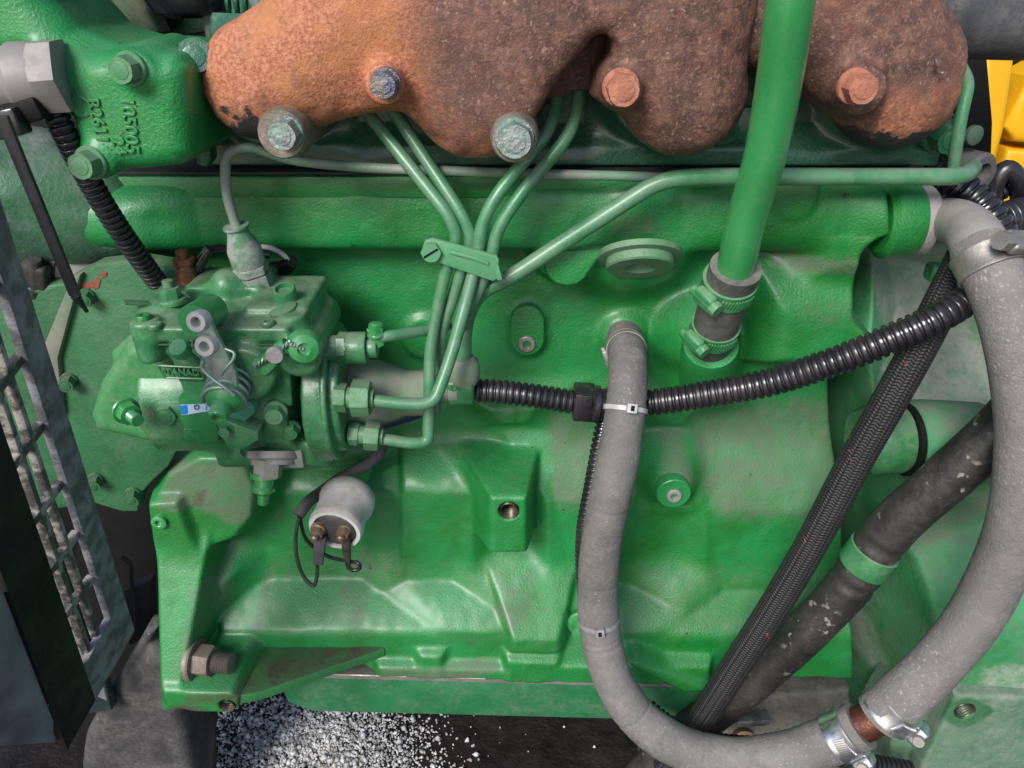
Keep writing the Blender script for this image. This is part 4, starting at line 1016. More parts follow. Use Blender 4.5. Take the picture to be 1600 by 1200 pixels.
# ---- inlet at the top: ferrule, nut and taper
p0 = at(409, 468, 0.055); p1 = at(368, 352, 0.060); d = (p1 - p0).normalized(); L_ = (p1 - p0).length
bm = bmesh.new()
lathe_bm(bm, p0 - d * 0.004, d, [(0.0098, 0), (0.0098, L_ * 0.14), (0.0085, L_ * 0.16), (0.0085, L_ * 0.24)], 22)
hex_bm(bm, p0 + d * L_ * 0.2, d, 0.0108, L_ * 0.16)
hex_bm(bm, p0 + d * L_ * 0.38, d, 0.0105, L_ * 0.10)
lathe_bm(bm, p0 + d * L_ * 0.46, d, [(0.0086, 0), (0.0095, L_ * 0.04), (0.0095, L_ * 0.24), (0.0062, L_ * 0.44), (0.0058, L_ * 0.50), (0.0072, L_ * 0.51), (0.0072, L_ * 0.535)], 22)
link('inlet_fitting', bm_mesh('inlet_fitting', bm), mat('chipped_green', (0.09, 0.22, 0.11), (0.30, 0.32, 0.29), 70, rough=0.45, dust=0.5, dustcol=(0.4, 0.38, 0.36), bump=0.4, contrast=(0.45, 0.6)), pump, sharp=30)

# ================================================================== small black leads by the pump
lead = thing('terminal_lead', 'black taped wire lead from the rusty stud on top of the pump', 'wire', at(330, 420, 0.05))
sweep('sleeve', catmull([at(303, 425, 0.045), at(316, 405, 0.045), at(328, 388, 0.045)], 0.001), lambda t, s: 0.004 - 0.0012 * t, M_black(), lead, 12)
sweep('wire', catmull([at(326, 390, 0.045), at(345, 388, 0.04), at(380, 392, 0.035), at(420, 398, 0.03)], 0.001), 0.0026, M_black(), lead, 10)
plug = thing('loose_connector', 'loose black plug with a pale grey wire behind the pump inlet', 'connector', at(445, 415, 0.02))
sweep('wire', catmull([at(405, 385, 0.03), at(425, 388, 0.03), at(445, 400, 0.03), at(453, 412, 0.03)], 0.001), 0.0016, mat('grey_wire', (0.42, 0.40, 0.38), (0.5, 0.48, 0.46), 60, rough=0.5), plug, 8)
sweep('plug_body', catmull([at(425, 425, 0.018), at(445, 418, 0.025), at(457, 408, 0.03)], 0.001), lambda t, s: 0.0062 - 0.002 * t, M_black(), plug, 14)
# ================================================================== HARD LINES
GL = M_greenline()
grp = 'injector lines from the pump to the cylinder head'
r6 = 0.0036
def line(name, label, cat, pts, r, m, rad=0.022, group=None):
    o = sweep(name, rounded(P3(pts), rad, 0.0018), r, m, None, 14)
    return tag(o, label, cat, group)
line('injector_line', 'leftmost thin steel injector line, bending down to the lower nut', 'fuel line',
     [(545, 140, 0.035), (700, 335, 0.066), (716, 372, 0.066), (700, 410, 0.066), (686, 470, 0.068), (672, 540, 0.072), (669, 690, 0.086), (648, 693, 0.088), (598, 686, 0.088)], r6, GL, 0.018, grp)
line('injector_line', 'second thin steel injector line from the left, passing under the clamp', 'fuel line',
     [(593, 140, 0.035), (722, 335, 0.064), (738, 372, 0.064), (724, 410, 0.064), (708, 465, 0.064), (688, 520, 0.066), (686, 600, 0.055), (640, 610, 0.05)], r6, GL, 0.018, grp)
line('injector_line', 'third thin steel injector line, sweeping left into the upper outlet nut', 'fuel line',
     [(872, 140, 0.035), (862, 200, 0.05), (775, 305, 0.064), (752, 350, 0.066), (747, 395, 0.066), (734, 450, 0.070), (704, 560, 0.085), (678, 630, 0.098), (640, 632, 0.099), (585, 626, 0.099)], r6, GL, 0.022, grp)
line('injector_line', 'rightmost thin steel injector line of the clamped bundle', 'fuel line',
     [(905, 140, 0.035), (895, 205, 0.05), (808, 310, 0.062), (776, 360, 0.064), (768, 400, 0.064), (752, 445, 0.064), (724, 505, 0.064), (705, 560, 0.055), (660, 590, 0.045)], r6, GL, 0.022, grp)
line('return_line', 'thin green return line arching from the pump inlet along the head', 'fuel line',
     [(372, 362, 0.0595), (352, 300, 0.062), (352, 238, 0.062), (390, 228, 0.060), (450, 250, 0.052), (560, 262, 0.046), (750, 269, 0.044), (1000, 276, 0.042), (1040, 278, 0.030)], 0.0028, mat('grey_green_line', (0.13, 0.24, 0.16), (0.26, 0.28, 0.24), 55, rough=0.4, dust=0.4, bump=0.3, bscale=600), 0.03)
line('supply_line', 'long green fuel supply line bending up from the elbow to the right', 'fuel line',
     [(1492, 108, 0.02), (1512, 135, 0.035), (1498, 240, 0.045)], 0.0030, GL, 0.02) if False else None
line('supply_line', 'long green fuel supply line rising diagonally and running right under the manifold', 'fuel line',
     [(724, 575, 0.062), (726, 505, 0.060), (745, 458, 0.058), (800, 432, 0.056), (870, 385, 0.054), (1030, 282, 0.056), (1090, 276, 0.056), (1508, 276, 0.050), (1520, 262, 0.03)], 0.0047, GL, 0.02)
line('dipstick_loop', 'thin green bent rod hooking down beside the right end of the manifold', 'rod',
     [(1490, 80, 0.02), (1498, 100, 0.03), (1514, 128, 0.03), (1498, 200, 0.035), (1490, 262, 0.030)], 0.0034, GL, 0.01)
line('leak_off_line', 'short thin green pipe from the upper pump fitting to the pipe bundle', 'fuel line',
     [(594, 527, 0.086), (612, 524, 0.085), (670, 516, 0.070), (700, 508, 0.055)], 0.0032, GL, 0.01)
# clamp over the four lines
cl = thing('line_clamp', 'light green sheet clamp with slotted screw holding four injector lines', 'clamp', at(720, 405, 0.07))
cm = mat('light_green_clamp', (0.06, 0.28, 0.11), (0.09, 0.31, 0.14), 50, rough=0.42, dust=0.35, up=0.3, bump=0.2)
plate('clamp_plate', [(660, 386), (664, 376), (676, 373), (776, 400), (780, 406), (777, 436), (770, 440), (664, 404), (660, 398)], 0.0735, 0.0025, cm, cl, 0.0008)
plate('clamp_back', [(680, 374), (776, 400), (776, 436), (680, 408)], 0.060, 0.0025, cm, cl, 0.0006)
plate('clamp_rib', [(704, 391), (745, 402), (764, 410), (764, 416), (740, 407), (702, 397)], 0.0747, 0.0015, cm, cl, 0.0006)
p = at(674, 393, 0.0735); hexnut('clamp_screw', p, -Y, 0.0058, 0.003, cm, cl)
box('screw_slot', p + Vector((0, -0.00305, 0)), (0.0092, 0.0006, 0.0011), M_blackmatte(), cl, Matrix.Rotation(-0.55, 3, 'Y'), 0.0)
box('clamp_end', at(778, 420, 0.068), (0.003, 0.011, 0.010), cm, cl, Matrix.Rotation(-0.25, 3, 'Y'), 0.0006)

# ================================================================== GREEN BREATHER TUBE AND SLEEVE
tube = thing('breather_tube', 'thick bright green pipe coming down in front of the manifold', 'pipe', at(1150, 410, 0.075))
tp = catmull(P3([(1242, -60, 0.125), (1232, 20, 0.122), (1217, 130, 0.112), (1196, 240, 0.100), (1170, 330, 0.088), (1148, 420, 0.076), (1140, 450, 0.07)]), 0.003)
sweep('pipe', tp, 0.0102, M_greenclean(), tube, 28)
slv = thing('rubber_sleeve', 'short dusty rubber sleeve joining the green pipe to the block', 'hose', at(1120, 500, 0.055))
sp = catmull(P3([(1150, 418, 0.077), (1138, 450, 0.070), (1124, 490, 0.058), (1112, 530, 0.044), (1108, 548, 0.034)]), 0.002)
SL = mat('sleeve_rubber', (0.05, 0.048, 0.045), (0.12, 0.115, 0.105), 25, rough=0.5, dust=0.6, up=0.7, dustcol=(0.18, 0.19, 0.16), bump=0.3)
sweep('sleeve', sp, lambda t, s: 0.0142 - 0.0012 * t, SL, slv, 28)
def hose_clamp(label, c, axis, r, w, m, screw_dir, name='hose_clamp', notch=True, ms=None, group=None, screw_len=None, teeth=(0.2, 1.5)):
    """worm-drive clamp: band with pressed slots, housing and screw"""
    t = thing(name, label, 'hose clamp', c, group)
    a = Vector(axis).normalized(); sdv = Vector(screw_dir); sdv = (sdv - a * sdv.dot(a)).normalized(); tg = a.cross(sdv)
    bm = bmesh.new()
    lathe_bm(bm, c - a * w / 2, a, [(r, 0), (r + 0.0010, 0), (r + 0.0010, w * 0.12), (r + 0.0006, w * 0.2), (r + 0.0006, w * 0.8), (r + 0.0010, w * 0.88), (r + 0.0010, w), (r, w)], 40)
    link('band', bm_mesh('band', bm), m, t)
    sl = screw_len or w * 1.6
    R3 = Matrix((tg, sdv, a)).transposed()
    bm = bmesh.new()
    box_bm(bm, c + sdv * (r + w * 0.28), (sl * 0.7, w * 0.55, w * 0.95), R3, w * 0.16, 3)
    link('screw_housing', bm_mesh('screw_housing', bm), m, t)
    sc = c + sdv * (r + w * 0.32)
    bm = bmesh.new()
    lathe_bm(bm, sc - tg * sl * 0.5, tg, [(w * 0.24, 0), (w * 0.26, sl * 0.02), (w * 0.26, sl * 0.98), (w * 0.2, sl)], 16)
    hex_bm(bm, sc + tg * sl * 0.34, tg, w * 0.40, sl * 0.22)
    link('screw', bm_mesh('screw', bm), ms or m, t)
    if notch:
        n = 11
        for i in range(n):
            an = teeth[0] + (teeth[1] - teeth[0]) * i / (n - 1)
            dirv = sdv * math.cos(an) - tg * math.sin(an)
            tt = a.cross(dirv)
            R4 = Matrix((tt, dirv, a)).transposed() @ Matrix.Rotation(0.25, 3, 'Y')
            box('band_tooth', c + dirv * (r + 0.0010), (w * 0.075, 0.0012, w * 0.55), m, t, R4, 0.0)
    return t
GC = mat('green_clamp', (0.02, 0.20, 0.055), (0.04, 0.24, 0.08), 40, rough=0.32, dust=0.3, up=0.35, dustcol=(0.3, 0.33, 0.26))
c, a = at(1138, 446, 0.0708), (sp[12] - sp[0])
a = (at(1124, 490, 0.058) - at(1150, 418, 0.077)).normalized()
hose_clamp('upper green worm clamp around the rubber sleeve of the green pipe', c, -a, 0.0144, 0.0112, GC, (-0.80, -0.68, 0.1), teeth=(-0.55, -1.75), screw_len=0.019)
c2 = at(1116, 514, 0.050)
hose_clamp('lower green worm clamp where the rubber sleeve enters the block', c2, -a, 0.0138, 0.0108, GC, (-0.80, -0.68, 0.1), teeth=(-0.55, -1.75), screw_len=0.019)

# ================================================================== HOSES
RB = M_rubber(); RBB = M_rubber_big()
ha = P3([(975, 522, -0.004), (977, 538, 0.022), (981, 565, 0.050), (981, 600, 0.066), (976, 650, 0.078), (965, 720, 0.088), (950, 790, 0.094), (938, 860, 0.098), (934, 930, 0.102), (940, 1000, 0.108), (962, 1070, 0.116), (1004, 1128, 0.124), (1070, 1170, 0.132), (1150, 1186, 0.138), (1230, 1178, 0.142), (1290, 1160, 0.144), (1345, 1133, 0.146)])
hap = resample(catmull(ha, 0.003), 0.0011)
creases = (0.078, 0.083, 0.150, 0.205, 0.247, 0.252, 0.31, 0.366)
def crease(s): return sum(0.00045 * math.exp(-((s - c) / 0.0011) ** 2) for c in creases)
# the hose keeps a slight swelling where it has been squeezed
dh = tag(sweep('drain_hose', hap, lambda t, s: 0.0118 + 0.0030 * t + 0.00025 * math.sin(s * 60) + 0.00015 * math.sin(s * 173) - crease(s), RB, None, 30), 'dusty grey rubber hose leaving the block and sweeping to the bottom clamp', 'hose')
hb = P3([(1372, 1118, 0.146), (1408, 1090, 0.146), (1465, 1036, 0.142), (1520, 968, 0.138), (1562, 888, 0.134), (1592, 795, 0.130), (1603, 700, 0.126), (1598, 605, 0.120), (1582, 510, 0.112), (1560, 445, 0.104), (1540, 404, 0.094), (1532, 388, 0.088)])
hbp = catmull(hb, 0.003)
tag(sweep('coolant_hose', hbp, lambda t, s: 0.0150 + 0.0002 * math.sin(s * 75) + 0.0004 * math.exp(-((s - 0.02) / 0.006) ** 2), RBB, None, 32), 'fat pale grey coolant hose curving down the right edge', 'hose')
# faint moulded print on the coolant hose
def on_tube(path, rfun, s0, nrm):
    best = min(range(len(path)), key=lambda i: abs(i - s0)); p, t = frame_on(path, best)
    n = Vector(nrm); n = (n - t * n.dot(t)).normalized(); return p + n * rfun, t, n
# joiner pipe and bright clamps
jn = thing('joiner_pipe', 'short rusty brown pipe joining the two grey hoses', 'pipe', at(1358, 1126, 0.146))
ja, jb = hap[-1], hbp[0]
dj = (jb - ja).normalized()
lathe('pipe', ja - dj * 0.02, dj, [(0.0112, 0), (0.0112, (jb - ja).length + 0.04)], M_copper(), jn, 28)
hose_clamp('bright steel worm clamp on the lower hose end beside the rusty pipe', ja - dj * 0.0125, (hap[-1] - hap[-16]), 0.0153, 0.0135, M_chrome(), (0.55, -0.75, -0.6), ms=M_steel(), teeth=(0.9, 1.7), screw_len=0.02)
hose_clamp('bright steel worm clamp on the upper hose end beside the rusty pipe', jb + dj * 0.0100, (hbp[5] - hbp[0]), 0.0162, 0.0135, M_chrome(), (0.60, -0.62, -0.6), ms=M_steel(), teeth=(0.5, 1.2), screw_len=0.02)
# narrow steel clamp at the start of the drain hose
i0 = 12
cpt, ct = frame_on(hap, int(0.036 / 0.0011))
hose_clamp('narrow steel clamp at the top of the grey hose by the block', cpt, ct, 0.0119, 0.006, M_steel(), (-1, -0.05, -0.4), notch=False, screw_len=0.012)
# zip ties
def zip_tie(label, path, i, r, m, headdir, group=None):
    p, t = frame_on(path, i); o = thing('cable_tie', label, 'cable tie', p, group)
    lathe('strap', p - t * 0.0016, t, [(r, 0), (r + 0.0010, 0.0002), (r + 0.0010, 0.0030), (r, 0.0032)], m, o, 32)
    hd = Vector(headdir); hd = (hd - t * hd.dot(t)).normalized(); tg = t.cross(hd)
    box('tie_head', p + hd * (r + 0.0018), (0.0062, 0.0040, 0.0058), m, o, Matrix((tg, hd, t)).transposed(), 0.0009)
    box('tie_slot', p + hd * (r + 0.0037), (0.0022, 0.0006, 0.0032), M_blackmatte(), o, Matrix((tg, hd, t)).transposed(), 0.0)
    return o
zt_m = mat('grey_tie', (0.16, 0.15, 0.15), (0.32, 0.31, 0.31), 80, rough=0.35, metal=0.1)
idx = min(range(len(hap)), key=lambda i: (hap[i] - at(937, 968, 0.105)).length)
zip_tie('grey cable tie round the lower part of the grey hose', hap, idx, 0.0128, zt_m, (-0.05, -1, 0.1))
idx = min(range(len(hap)), key=lambda i: (hap[i] - at(976, 640, 0.075)).length)
zip_tie('pale cable tie round the grey hose where the conduit crosses it', hap, idx, 0.0124, mat('pale_tie', (0.34, 0.33, 0.32), (0.5, 0.49, 0.48), 80, rough=0.4), (0.1, -1, 0.4))

# braided hose: woven relief along the hose
def braid_mat():
    m = bpy.data.materials.new('braided_black_hose'); m.use_nodes = True; nt = m.node_tree; N = nt.nodes; L = nt.links
    b = N['Principled BSDF']; uv = N.new('ShaderNodeUVMap'); s = N.new('ShaderNodeSeparateXYZ'); L.new(uv.outputs[0], s.inputs[0])
    def mth(op, a, c=0.0):
        x = N.new('ShaderNodeMath'); x.operation = op
        for i, v in enumerate((a, c)):
            if hasattr(v, 'is_linked'): L.new(v, x.inputs[i])
            else: x.inputs[i].default_value = v
        return x.outputs[0]
    u = mth('MULTIPLY', s.outputs[0], 22.0); v = mth('MULTIPLY', s.outputs[1], 520.0)
    tri = mth('PINGPONG', u, 1.0)
    w = mth('ADD', v, mth('MULTIPLY', tri, 0.5))
    sn = mth('ABSOLUTE', mth('SINE', mth('MULTIPLY', w, math.pi)))
    edge = mth('SMOOTH_MIN', tri, mth('SUBTRACT', 1.0, tri))
    hgt = mth('MULTIPLY', mth('POWER', sn, 0.6), mth('ADD', mth('MULTIPLY', edge, 1.2), 0.45))
    tc = N.new('ShaderNodeTexCoord'); n = N.new('ShaderNodeTexNoise'); n.inputs['Scale'].default_value = 40; L.new(tc.outputs['Object'], n.inputs['Vector'])
    cr = N.new('ShaderNodeMix'); cr.data_type = 'RGBA'; cr.inputs[6].default_value = (0.008, 0.008, 0.010, 1); cr.inputs[7].default_value = (0.040, 0.037, 0.037, 1)
    L.new(mth('MULTIPLY', hgt, mth('ADD', n.outputs[0], 0.3)), cr.inputs[0])
    # red tracer thread, broken up along the hose
    d1 = mth('LESS_THAN', mth('ABSOLUTE', mth('SUBTRACT', mth('FRACT', mth('ADD', mth('MULTIPLY', s.outputs[1], 16.0), mth('MULTIPLY', s.outputs[0], 1.0))), 0.5)), 0.02)
    n2 = N.new('ShaderNodeTexNoise'); n2.inputs['Scale'].default_value = 220; L.new(tc.outputs['Object'], n2.inputs['Vector'])
    red = mth('MULTIPLY', d1, mth('GREATER_THAN', n2.outputs[0], 0.60))
    c2 = N.new('ShaderNodeMix'); c2.data_type = 'RGBA'; c2.inputs[7].default_value = (0.20, 0.05, 0.04, 1)
    L.new(mth('MULTIPLY', red, 0.8), c2.inputs[0]); L.new(cr.outputs[2], c2.inputs[6]); L.new(c2.outputs[2], b.inputs['Base Color'])
    bp = N.new('ShaderNodeBump'); bp.inputs['Distance'].default_value = 0.0009; bp.inputs['Strength'].default_value = 1.0
    L.new(hgt, bp.inputs['Height']); L.new(bp.outputs[0], b.inputs['Normal']); b.inputs['Roughness'].default_value = 0.55
    return m
br = catmull(P3([(1515, 385, 0.050), (1488, 440, 0.066), (1440, 535, 0.080), (1387, 631, 0.088), (1334, 725, 0.093), (1262, 860, 0.098), (1205, 955, 0.100), (1150, 1040, 0.100), (1098, 1120, 0.098), (1040, 1200, 0.09)]), 0.002)
tag(sweep('braided_hose', br, 0.0098, braid_mat(), None, 26), 'black braided hose with red flecks running diagonally down', 'hose')
# thick worn black hose with the green band
bh = catmull(P3([(1640, 590, 0.085), (1585, 648, 0.085), (1530, 702, 0.084), (1465, 760, 0.082), (1400, 818, 0.078), (1360, 868, 0.076), (1318, 925, 0.074), (1240, 1005, 0.072), (1150, 1085, 0.070), (1060, 1155, 0.066), (1000, 1215, 0.06)]), 0.002)
tag(sweep('suction_hose', bh, lambda t, s: 0.0150 + (0.0006 * math.sin(s * 520) if 0.30 < t < 0.42 else 0.00015 * math.sin(s * 110)), M_blackrub(), None, 30), 'thick worn black rubber hose wrapped by a green band', 'hose')
i = min(range(len(bh)), key=lambda i: (bh[i] - at(1362, 872, 0.076)).length); p, t = frame_on(bh, i)
bd = lathe('pipe_band', p - t * 0.0085, t, [(0.0158, 0), (0.0166, 0.0006), (0.0166, 0.0164), (0.0158, 0.017)], M_greenpump(), None, 36)
tag(bd, 'wide green metal band around the worn black hose', 'band')

# ================================================================== CONDUITS
cd = thing('wiring_conduit', 'long black corrugated conduit crossing the engine from elbow to right', 'conduit', at(1000, 630, 0.06))
conduit('conduit', P3([(735, 610, 0.050), (775, 612, 0.052), (830, 618, 0.054), (905, 630, 0.054)]), 0.0078, M_black(), cd, 0.0041, 0.0014)
conduit('conduit', P3([(935, 634, 0.054), (1010, 630, 0.056), (1100, 617, 0.064), (1200, 598, 0.074), (1300, 566, 0.086), (1390, 530, 0.094), (1470, 494, 0.096), (1530, 452, 0.085), (1580, 390, 0.06)]), 0.0086, M_black(), cd, 0.0044, 0.0015)
box('connector', at(912, 628, 0.056), (0.0135, 0.018, 0.0195), M_black(), cd, Matrix.Rotation(0.08, 3, 'Y'), 0.0015)
box('connector_latch', at(918, 626, 0.066), (0.006, 0.003, 0.008), M_black(), cd, None, 0.0006)
lathe('connector_collar', at(925, 631, 0.056), (1, 0, -0.1), [(0.0110, 0), (0.0118, 0.001), (0.0118, 0.004), (0.0102, 0.0045), (0.0102, 0.008), (0.0118, 0.0085), (0.0118, 0.012)], M_black(), cd, 28)
c2_ = conduit('branch_conduit', P3([(948, 640, 0.050), (938, 690, 0.060), (925, 760, 0.068), (913, 830, 0.074), (912, 900, 0.076), (920, 980, 0.075)]), 0.0056, M_black(), None, 0.0038, 0.0014)
tag(c2_, 'narrow black corrugated conduit running down behind the grey hose', 'conduit')
c3_ = conduit('lower_conduit', P3([(1010, 1108, 0.085), (1050, 1138, 0.095), (1110, 1160, 0.10), (1180, 1168, 0.10), (1260, 1166, 0.095), (1340, 1190, 0.09), (1420, 1205, 0.09)]), 0.0082, M_black(), None, 0.0042, 0.0018)
tag(c3_, 'black corrugated conduit lying along the bottom behind the grey hose', 'conduit')
c4_ = conduit('upper_conduit', P3([(1440, 268, 0.0), (1490, 288, 0.01), (1530, 318, 0.02), (1560, 360, 0.03), (1572, 420, 0.03)]), 0.0098, M_black(), None, 0.0052, 0.0022)
tag(c4_, 'fat black corrugated conduit above the grey elbow at upper right', 'conduit')
c5_ = conduit('left_conduit', P3([(78, 155, 0.10), (92, 190, 0.10), (122, 250, 0.094), (165, 325, 0.085), (205, 385, 0.075), (245, 440, 0.06)]), 0.0060, M_black(), None, 0.0036, 0.0015)
tag(c5_, 'slim black corrugated conduit slanting down to the pump at upper left', 'conduit')
rod = thing('tie_tail', 'straight thin black strap with a pointed end over the front plate', 'strap', at(80, 360, 0.12))
a0, a1, a2 = at(2, 180, 0.135), at(118, 462, 0.115), at(136, 487, 0.112)
d0 = (a1 - a0).normalized(); R3 = frame(d0, Y)
box('strap', (a0 + a1) / 2, ((a1 - a0).length, 0.0022, 0.0058), M_black(), rod, R3, 0.0006)
lathe('tip', a1, (a2 - a1), [(0.0026, 0), (0.0012, (a2 - a1).length * 0.7), (0.0010, (a2 - a1).length)], M_black(), rod, 10)

# ================================================================== PRESSURE SENDER
snd = thing('pressure_sender', 'white oil pressure sender with two brown terminals on the block', 'sensor', at(535, 760, 0.03))
ax = Vector((-0.13, -0.97, -0.16)).normalized()
# the can stands off the wall and leans down towards the viewer
base = at(545, 776, 0.050); r = 0.0178
lathe('can', base, ax, [(0.010, -0.006), (r * 0.90, -0.004), (r * 1.02, -0.001), (r * 1.06, 0.003), (r * 1.06, 0.007), (r * 1.0, 0.010), (r * 0.97, 0.014), (r * 0.97, 0.022), (r * 1.01, 0.026), (r * 1.01, 0.029), (r * 0.96, 0.031), (r * 0.82, 0.031), (r * 0.80, 0.027), (0, 0.027)], M_white(), snd, 44)
lathe('adapter', base - ax * 0.030, ax, [(0.008, 0), (0.008, 0.026)], M_greenclean(), snd, 20)
u, v, a = basis(ax)
fc = base + ax * 0.027
dk = mat('sender_face', (0.025, 0.024, 0.026), (0.06, 0.055, 0.055), 60, rough=0.4, dust=0.3)
lathe('face_disc', fc - ax * 0.0002, ax, [(r * 0.78, 0), (r * 0.78, 0.003), (r * 0.68, 0.0045), (r * 0.5, 0.005), (0, 0.005)], dk, snd, 36)
br_m = mat('brown_brass', (0.20, 0.13, 0.08), (0.30, 0.22, 0.15), 90, rough=0.4, metal=0.6)
for px, py in ((497, 829), (537, 829)):
    tp_ = at(px, py, -(fc + ax * 0.006).y)
    tp_ = Vector((tp_.x, (fc + ax * 0.004).y, tp_.z))
    bm = bmesh.new()
    lathe_bm(bm, tp_ - ax * 0.001, ax, [(0.0052, 0), (0.0052, 0.0025), (0.0045, 0.003)], 18); hex_bm(bm, tp_ + ax * 0.002, ax, 0.0046, 0.004)
    lathe_bm(bm, tp_ + ax * 0.005, ax, [(0.0024, 0), (0.0024, 0.004), (0.0016, 0.005)], 12)
    link('terminal', bm_mesh('terminal', bm), br_m, snd, sharp=30)
lug_m = mat('grey_sleeve', (0.05, 0.048, 0.05), (0.08, 0.076, 0.08), 50, rough=0.45)
hh = -(fc + ax * 0.008).y
wl = thing('sender_leads', 'two thin dark wires with crimped lugs looping below the white sender', 'wire', at(500, 900, 0.08))
prism('crimp_sleeve', [at(490, 842, hh), at(509, 842, hh), at(504, 885, hh), at(488, 883, hh)], (0, 0.004, 0), lug_m, wl, 0.0012)
prism('crimp_lug', [at(531, 838, hh), at(545, 838, hh), at(547, 862, hh), at(547, 888, hh), at(540, 888, hh), at(534, 862, hh)], (0, 0.0035, 0), mat('dark_lug', (0.03, 0.025, 0.022), (0.09, 0.07, 0.055), 120, rough=0.4, metal=0.3), wl, 0.001)
sweep('wire', catmull([at(496, 884, hh - .002), at(495, 902, hh - .002), at(490, 915, hh - .002), at(478, 906, hh - .003), at(466, 880, hh - .004), at(462, 840, hh - .006), at(467, 808, hh - .01)], 0.001), 0.0013, M_wire(), wl, 8)
sweep('wire', catmull([at(543, 886, hh), at(552, 891, hh), at(562, 888, hh), at(560, 880, hh), at(545, 877, hh - .004), at(510, 868, hh - .012), at(480, 845, hh - .014), at(468, 808, hh - .012)], 0.001), 0.0013, M_black(), wl, 8)
sweep('cable', catmull([at(466, 806, hh - .011), at(478, 788, hh - .018), at(500, 770, hh - .035), at(535, 745, hh - .05), at(570, 728, 0.035), at(592, 708, 0.035), at(600, 690, 0.03)], 0.0015), 0.0040, mat('grey_cable', (0.045, 0.042, 0.042), (0.085, 0.08, 0.078), 40, rough=0.5, dust=0.3, up=0.3), wl, 14)
bc_ = sweep('shutoff_connector', catmull(P3([(570, 668, 0.05), (600, 658, 0.05), (630, 650, 0.05), (665, 640, 0.05)]), 0.001), lambda t, s: 0.0065 - 0.002 * t, mat('blue_black_plastic', (0.01, 0.012, 0.04), (0.02, 0.03, 0.09), 60, rough=0.28), None, 14)
tag(bc_, 'dark blue taped connector tucked under the pump inlet snout', 'connector')
# ================================================================== FRONT PLATE (left)
fp = thing('front_plate', 'dusty green front plate with bolts left of the pump', 'cover plate', at(150, 790, 0.02))
FPm = mat('green_front_plate', (0.014, 0.105, 0.034), (0.028, 0.145, 0.054), 22, rough=0.42, up=0.6, dust=0.35, dustcol=(0.14, 0.165, 0.12), bump=0.5, bscale=420, speck=0.07, bump2=0.5)
plate('plate', [(110, 432), (150, 412), (215, 405), (300, 420), (300, 640), (285, 690), (262, 730), (238, 752), (222, 770), (214, 800), (190, 800), (140, 785), (90, 640), (70, 560)], 0.052, 0.012, FPm, fp, 0.002)
plate('plate_edge', [(60, 560), (112, 432), (126, 428), (90, 560), (98, 650), (84, 640)], 0.056, 0.02, mat('worn_edge', (0.10, 0.16, 0.10), (0.20, 0.19, 0.15), 40, rough=0.6, dust=0.6), fp, 0.001)
plate('cover_body', [(-60, 470), (20, 445), (112, 440), (92, 560), (100, 650), (142, 792), (60, 805), (-60, 760)], 0.040, 0.03, FPm, fp, 0.006, 3)
# raised pad that carries the pump, facing right
s = SDF((at(130, 600, 0.08).x, -0.108, at(200, 740, 0.08).z), (at(330, 600, 0.08).x, -0.030, at(200, 470, 0.08).z), 0.0013)
s.add(s.pillow([(165, 590), (205, 530), (235, 520), (300, 540), (300, 675), (240, 680), (160, 662), (150, 640)], 0.085, -0.070, 0.026, 0.008), 0)
s.add(s.pillow([(180, 545), (228, 500), (260, 520), (260, 600), (190, 600)], 0.075, -0.062, 0.022, 0.006), 0.004)
s.build('pump_pad', mat('green_pad', (0.03, 0.19, 0.055), (0.045, 0.23, 0.075), 26, rough=0.4, up=0.6, dust=0.35, dustcol=(0.27, 0.29, 0.2), bump=0.4, speck=0.08), fp)
for px, py, R in ((136, 462, 13), (108, 593, 13), (150, 748, 12), (208, 770, 12)):
    p = at(px, py, 0.052); r = wpx(R, p)
    bolt('plate_bolt', p, (0.28, -1, 0), r * 0.85, 0.010, FPm, fp, 1.2, 0.3)
rc_m = mat('rust_chip', (0.25, 0.085, 0.045), (0.16, 0.045, 0.028), 90, rough=0.8, bump=0.8)
plate('rust_patch', [(124, 449), (131, 440), (143, 441), (150, 434), (157, 437), (154, 450), (147, 453), (141, 449), (135, 455), (129, 464)], 0.0525, 0.0008, rc_m, fp, 0.0)
plate('rust_patch', [(154, 430), (160, 424), (167, 426), (166, 432), (158, 435)], 0.0525, 0.0008, rc_m, fp, 0.0)
# ================================================================== WATER PUMP BODY and hose behind
wp = thing('water_pump', 'grimy green rounded water pump body at the far left', 'water pump', at(60, 380, 0.03))
WPm = mat('green_grimy', (0.018, 0.11, 0.042), (0.05, 0.15, 0.08), 16, rough=0.42, up=0.6, dust=0.75, dustcol=(0.17, 0.19, 0.19), bump=0.5, bscale=400, speck=0.05, grime=0.5)
s = SDF((at(-90, 300, 0.05).x, -0.090, at(0, 430, 0.05).z), (at(330, 300, 0.03).x, 0.03, at(0, 150, 0.05).z), 0.0018)
s.add(s.cap(at(-120, 275, 0.03), at(170, 318, 0.005), 0.040, 0.036), 0)
s.add(s.cap(at(-60, 330, 0.02), at(100, 345, 0.01), 0.030, 0.028), 0.01)
s.D += (vnoise(s.X * 90, s.Z * 90 + s.Y * 70, 41) - 0.5) * 0.002
s.build('body', WPm, wp)
lh = thing('radiator_hose', 'pale grey hose stub with a dark clamp behind the front plate', 'hose', at(60, 395, 0.03))
lp = catmull(P3([(-30, 375, 0.02), (40, 392, 0.02), (100, 412, 0.02), (150, 425, 0.015)]), 0.003)
sweep('hose', lp, 0.0125, mat('pale_grime_hose', (0.30, 0.28, 0.26), (0.20, 0.18, 0.17), 24, rough=0.6, dust=0.5), lh, 24)
pc_, tc_ = at(82, 406, 0.02), (lp[12] - lp[6])
